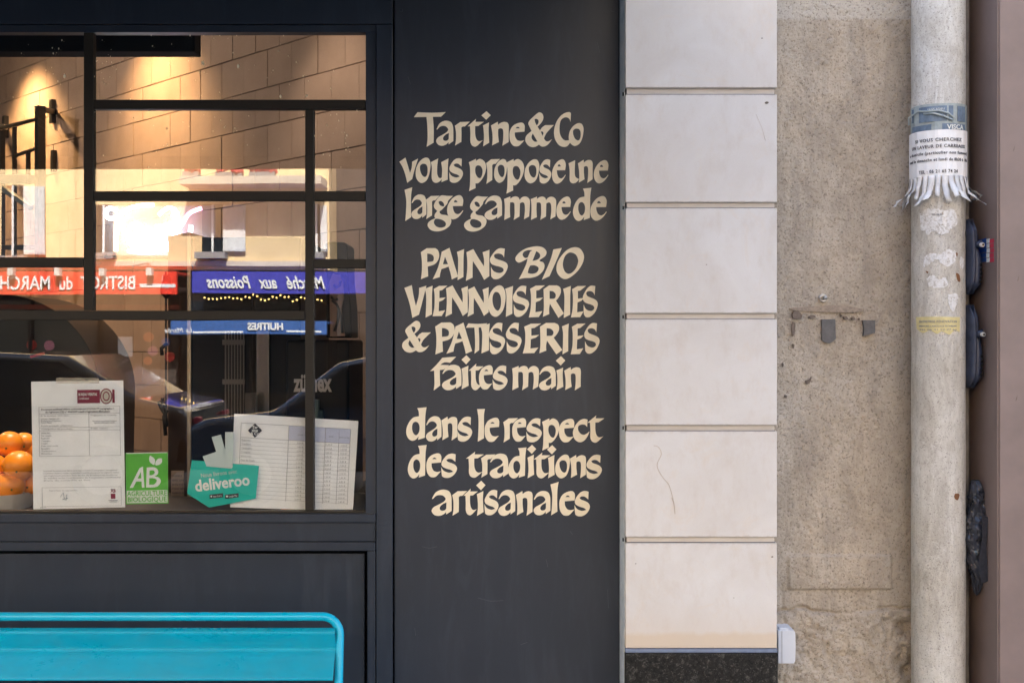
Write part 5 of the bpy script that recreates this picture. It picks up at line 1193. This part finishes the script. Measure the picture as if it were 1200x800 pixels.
# awnings
def fascia(name, label, x0, x1, y0, y1, mat, txt, tx, tpy, size, width, shear=0, bold=.01):
    t = thing(name, label, 'awning', (Rx((x0+x1)/2), OYB+.5, Rz(y1)))
    part('fascia', MB().box(Rx(x0, OYB+.9), OYB+.82, Rz(y1, OYB+.9), Rx(x1, OYB+.9), OYB+.90, Rz(y0, OYB+.9)), mat, t)
    part('canopy', MB().box(Rx(x0, OYB+.9), OYB+.0, Rz(y0, OYB+.9)-.04, Rx(x1, OYB+.9), OYB+.818, Rz(y0, OYB+.9)-.001), mat, t)
    A, f = text_geo(txt, size, 'LEFT', bold=bold, shear=shear, ext=.01, width=width); mb = MB()
    put_text(mb, A, f, (Rx(tx, OYB+.9), OYB+.915, Rz(tpy, OYB+.9)), (-1, 0, 0), (0, 0, 1)); part('lettering', mb, M_AWNTXT, t); return t
K = (GY-CAMY+GY-(OYB+.9))/F
t = fascia('red_awning', 'red awning of the bistro across the street with white capital lettering', -110, 207, 318, 345, M_REDAWN, "BISTROT  du  MARCHE", 161, 339, .33, 168*K, bold=.004)
part('underline', MB().box(Rx(165, OYB+.9), OYB+.902, Rz(337, OYB+.9), Rx(206, OYB+.9), OYB+.91, Rz(333, OYB+.9)), M_AWNTXT, t)
t = fascia('blue_awning', 'blue violet awning of the fishmonger with white script lettering', 225, 428, 318, 343, M_BLUEAWN, "Marché   aux   Poissons", 381, 337, .30, 138*K, shear=.4, bold=.006)
t = fascia('blue_valance', 'lower mid-blue shop sign panel under the blue awning', 200, 382, 375, 391, M_BLUEAWN2, "HUITRES", 332, 386, .17, 42*K, bold=.006)
part('white_stripe', MB().box(Rx(226, OYB+.9), OYB+.902, Rz(389.5, OYB+.9), Rx(284, OYB+.9), OYB+.908, Rz(387.5, OYB+.9)), M_AWNTXT, t)
part('white_stripe', MB().box(Rx(335, OYB+.9), OYB+.902, Rz(388.5, OYB+.9), Rx(376, OYB+.9), OYB+.908, Rz(386.5, OYB+.9)), M_AWNTXT, t)
mb = MB(); A, f = text_geo("La Marée", .13, shear=.3, ext=.006); put_text(mb, A, f, (Rx(226, OYB+.9), OYB+.906, Rz(389, OYB+.9)), (-1, 0, 0), (0, 0, 1)); part('lettering', mb, M_AWNTXT, t)
for i_, x in enumerate((13, 67, 121, 176)):
    o = thing('sign_lamp', ['first', 'second', 'third', 'fourth'][i_]+' small pale lamp over the red awning, counted from the window edge', 'lamp', (Rx(x), OYB+.9, Rz(318)), group='lamps over the red awning')
    part('lamp_box', MB().box(Rx(x-3.2, OYB+1), OYB+.92, Rz(323, OYB+1), Rx(x+3.2, OYB+1), OYB+1.05, Rz(314, OYB+1)), M_BOWL, o)
    part('arm', MB().tube([(Rx(x), OYB+.05, Rz(308)), (Rx(x), OYB+.98, Rz(312, OYB+1))], .015, 6), M_GREYW, o)
# bistro front below the awning
for (x0, x1, mt) in ((-100, -40, M_WINDARK), (-36, 30, M_WINDARK), (34, 110, M_WINDARK), (118, 205, M_INTDARK), (212, 290, M_WINDARK), (296, 378, M_WINDARK)):
    f_ = part('shop_glass', MB().box(Rx(x0), OYB-.248, .5, Rx(x1), OYB-.20, Rz(352)), mt, yb_)
    part('shop_post', MB().box(Rx(x1), OYB-.248, 0, Rx(x1+3), OYB-.10, Rz(346)), M_SHOPD, yb_)
part('shop_rail', MB().box(Rx(-230), OYB-.20, Rz(362), Rx(208), OYB-.05, Rz(357)), plain('rust_red_rail', (.30, .05, .02), .6), yb_)
part('shop_rail', MB().box(Rx(-230), OYB-.20, Rz(370), Rx(208), OYB-.05, Rz(366)), M_CABEDGE, yb_)
cols = [(144, 405, 7, -1), (171, 394, 6, 0), (191, 400, 5, 3), (176, 411, 6, 1), (170, 423, 5, 0), (196, 418, 6, 2), (32, 404, 6, 2), (53, 405, 6, 1), (28, 423, 6, 2), (44, 425, 5, 3)]
for i_, (x, y, r, ci) in enumerate(cols):
    if ci < 0:
        part('notice', MB().box(Rx(135), OYB-.19, Rz(418), Rx(152), OYB-.18, Rz(394)), M_PAPER, yb_); continue
    c = R(x, y); mb = MB(); mb.tube([(c.x, OYB-.199, c.z), (c.x, OYB-.17, c.z)], r*DV/F, 16); part('round_sticker', mb, M_STK[ci], yb_)
fl = thing('fairy_lights', 'string of warm fairy lights hanging under the blue awning', 'string lights', (Rx(300), OYB+.8, Rz(345)))
mb = MB(); pts = [R(240+i*4.7, 346+4*math.sin(i*.9)*.5+2, OYB+.85) for i in range(30)]; mb.tube(pts, .008, 5); part('wire', mb, M_BLACKM, fl)
for i, p in enumerate(pts): mb = MB(); mb.ball((p.x, p.y+.02, p.z+random.uniform(-.04, .03)), .018, nu=6, nv=4); part('bulb', mb, M_BULB, fl)
part('shop_post', MB().box(Rx(215), OYB+.75, 0, Rx(221), OYB+.85, Rz(270)), M_CABEDGE, yb_) if False else None
# neighbours: narrow dark passage, then pale houses that throw light back
al = thing('dark_passage', 'narrow dark passage house front between the ochre and cream houses', 'building', (Rx(410), OYB-3, 0))
part('wall', MB().box(Rx(386)+.002, OYB-8, 0, Rx(470), OYB-.9, 12), M_ALLEY, al); part('gate', MB().box(Rx(392), OYB-.898, 0, Rx(460), OYB-.85, 2.6), M_BLACKM, al)
def house(x0, x1, label, mat, h, n_, nm='town_house'):
    t = thing(nm, label, 'building', ((x0+x1)/2, OYB-4, 0)); part('wall', MB().box(x0, OYB-8, 0, x1, OYB-.002, h), mat, t)
    part('cornice', MB().box(x0, OYB-8, h+.002, x1, OYB+.35, h+.4), M_CREAMW, t)
    w_ = (x1-x0)/n_
    for r_ in range(3):
        for k_ in range(n_):
            cx = x0+w_*(k_+.5); z0 = 4+r_*3.0; f_ = part('window', MB().box(cx-.5, OYB, z0, cx+.5, OYB+.03, z0+1.7), M_WINDARK, t)
            part('sill', MB().box(cx-.6, OYB+.032, z0-.12, cx+.6, OYB+.2, z0-.002), M_GREYW, f_)
    for k_ in range(n_): cx = x0+w_*(k_+.5); part('shop_glass', MB().box(cx-w_*.38, OYB, .5, cx+w_*.38, OYB+.03, 2.6), M_WINDARK, t)
house(Rx(470)+.002, 24, 'long cream rendered town house facing the stone pier', M_CREAMW, 12, 8)
house(-30, Rx(-230)-.002, 'grey rendered town house beyond the bistro', M_GREYW, 13, 5)

# parked cars
def car(name, label, x0, yc, paint):
    t = thing(name, label, 'car', (x0+2.1, yc, -.15)); g0 = -.15
    prof = [(0, .35), (.05, .70), (.35, .85), (1.0, .92), (1.65, 1.40), (2.2, 1.50), (3.0, 1.46), (3.7, 1.05), (4.15, .95), (4.25, .55), (4.2, .32)]
    mb = MB(); mb.prism([(x0+x, g0+z) for x, z in prof], yc-.85, yc+.85); part('body', mb, paint, t, bevel=.07, seg=4)
    for ys_, nm_ in ((yc+.84, 'side_glass'), (yc-.86, 'side_glass')):
        mb = MB(); mb.prism([(x0+1.22, g0+.96), (x0+1.72, g0+1.36), (x0+2.2, g0+1.43), (x0+2.2, g0+.96)], ys_, ys_+.02); part(nm_, mb, M_WINDARK, t)
        mb = MB(); mb.prism([(x0+2.27, g0+.96), (x0+2.27, g0+1.43), (x0+2.95, g0+1.40), (x0+3.5, g0+1.0)], ys_, ys_+.02); part(nm_, mb, M_WINDARK, t)
    for wx in (.80, 3.35):
        for wy in (yc-.80, yc+.66):
            mb = MB(); mb.tube([(x0+wx, wy, g0+.31), (x0+wx, wy+.19, g0+.31)], .31, 24); w_ = part('wheel', mb, M_TYRE, t, bevel=.02)
            mb = MB(); mb.tube([(x0+wx, wy-.006 if wy < yc else wy+.191, g0+.31), (x0+wx, (wy-.02) if wy < yc else wy+.205, g0+.31)], .2, 16); part('rim', mb, M_STEEL, w_)
    for hy in (yc-.6, yc+.5):
        part('headlight', MB().box(x0-.005, hy, g0+.58, x0+.06, hy+.2, g0+.72), M_BOWL, t, bevel=.02); part('tail_light', MB().box(x0+4.18, hy, g0+.68, x0+4.24, hy+.14, g0+.86), M_REDST, t, bevel=.02)
    part('mirror', MB().box(x0+1.35, yc+.86, g0+.93, x0+1.47, yc+1.04, g0+1.06), paint, t, bevel=.03)
D9 = (GY-CAMY+GY+9.0)/F
car('parked_car', 'black hatchback parked across the street in front of the bistro', (88-600)*D9-3.0, -9.6, M_CARB)
car('parked_car', 'dark blue hatchback parked across the street in front of the fishmonger', (205-600)*D9, -9.6, M_CARBL)
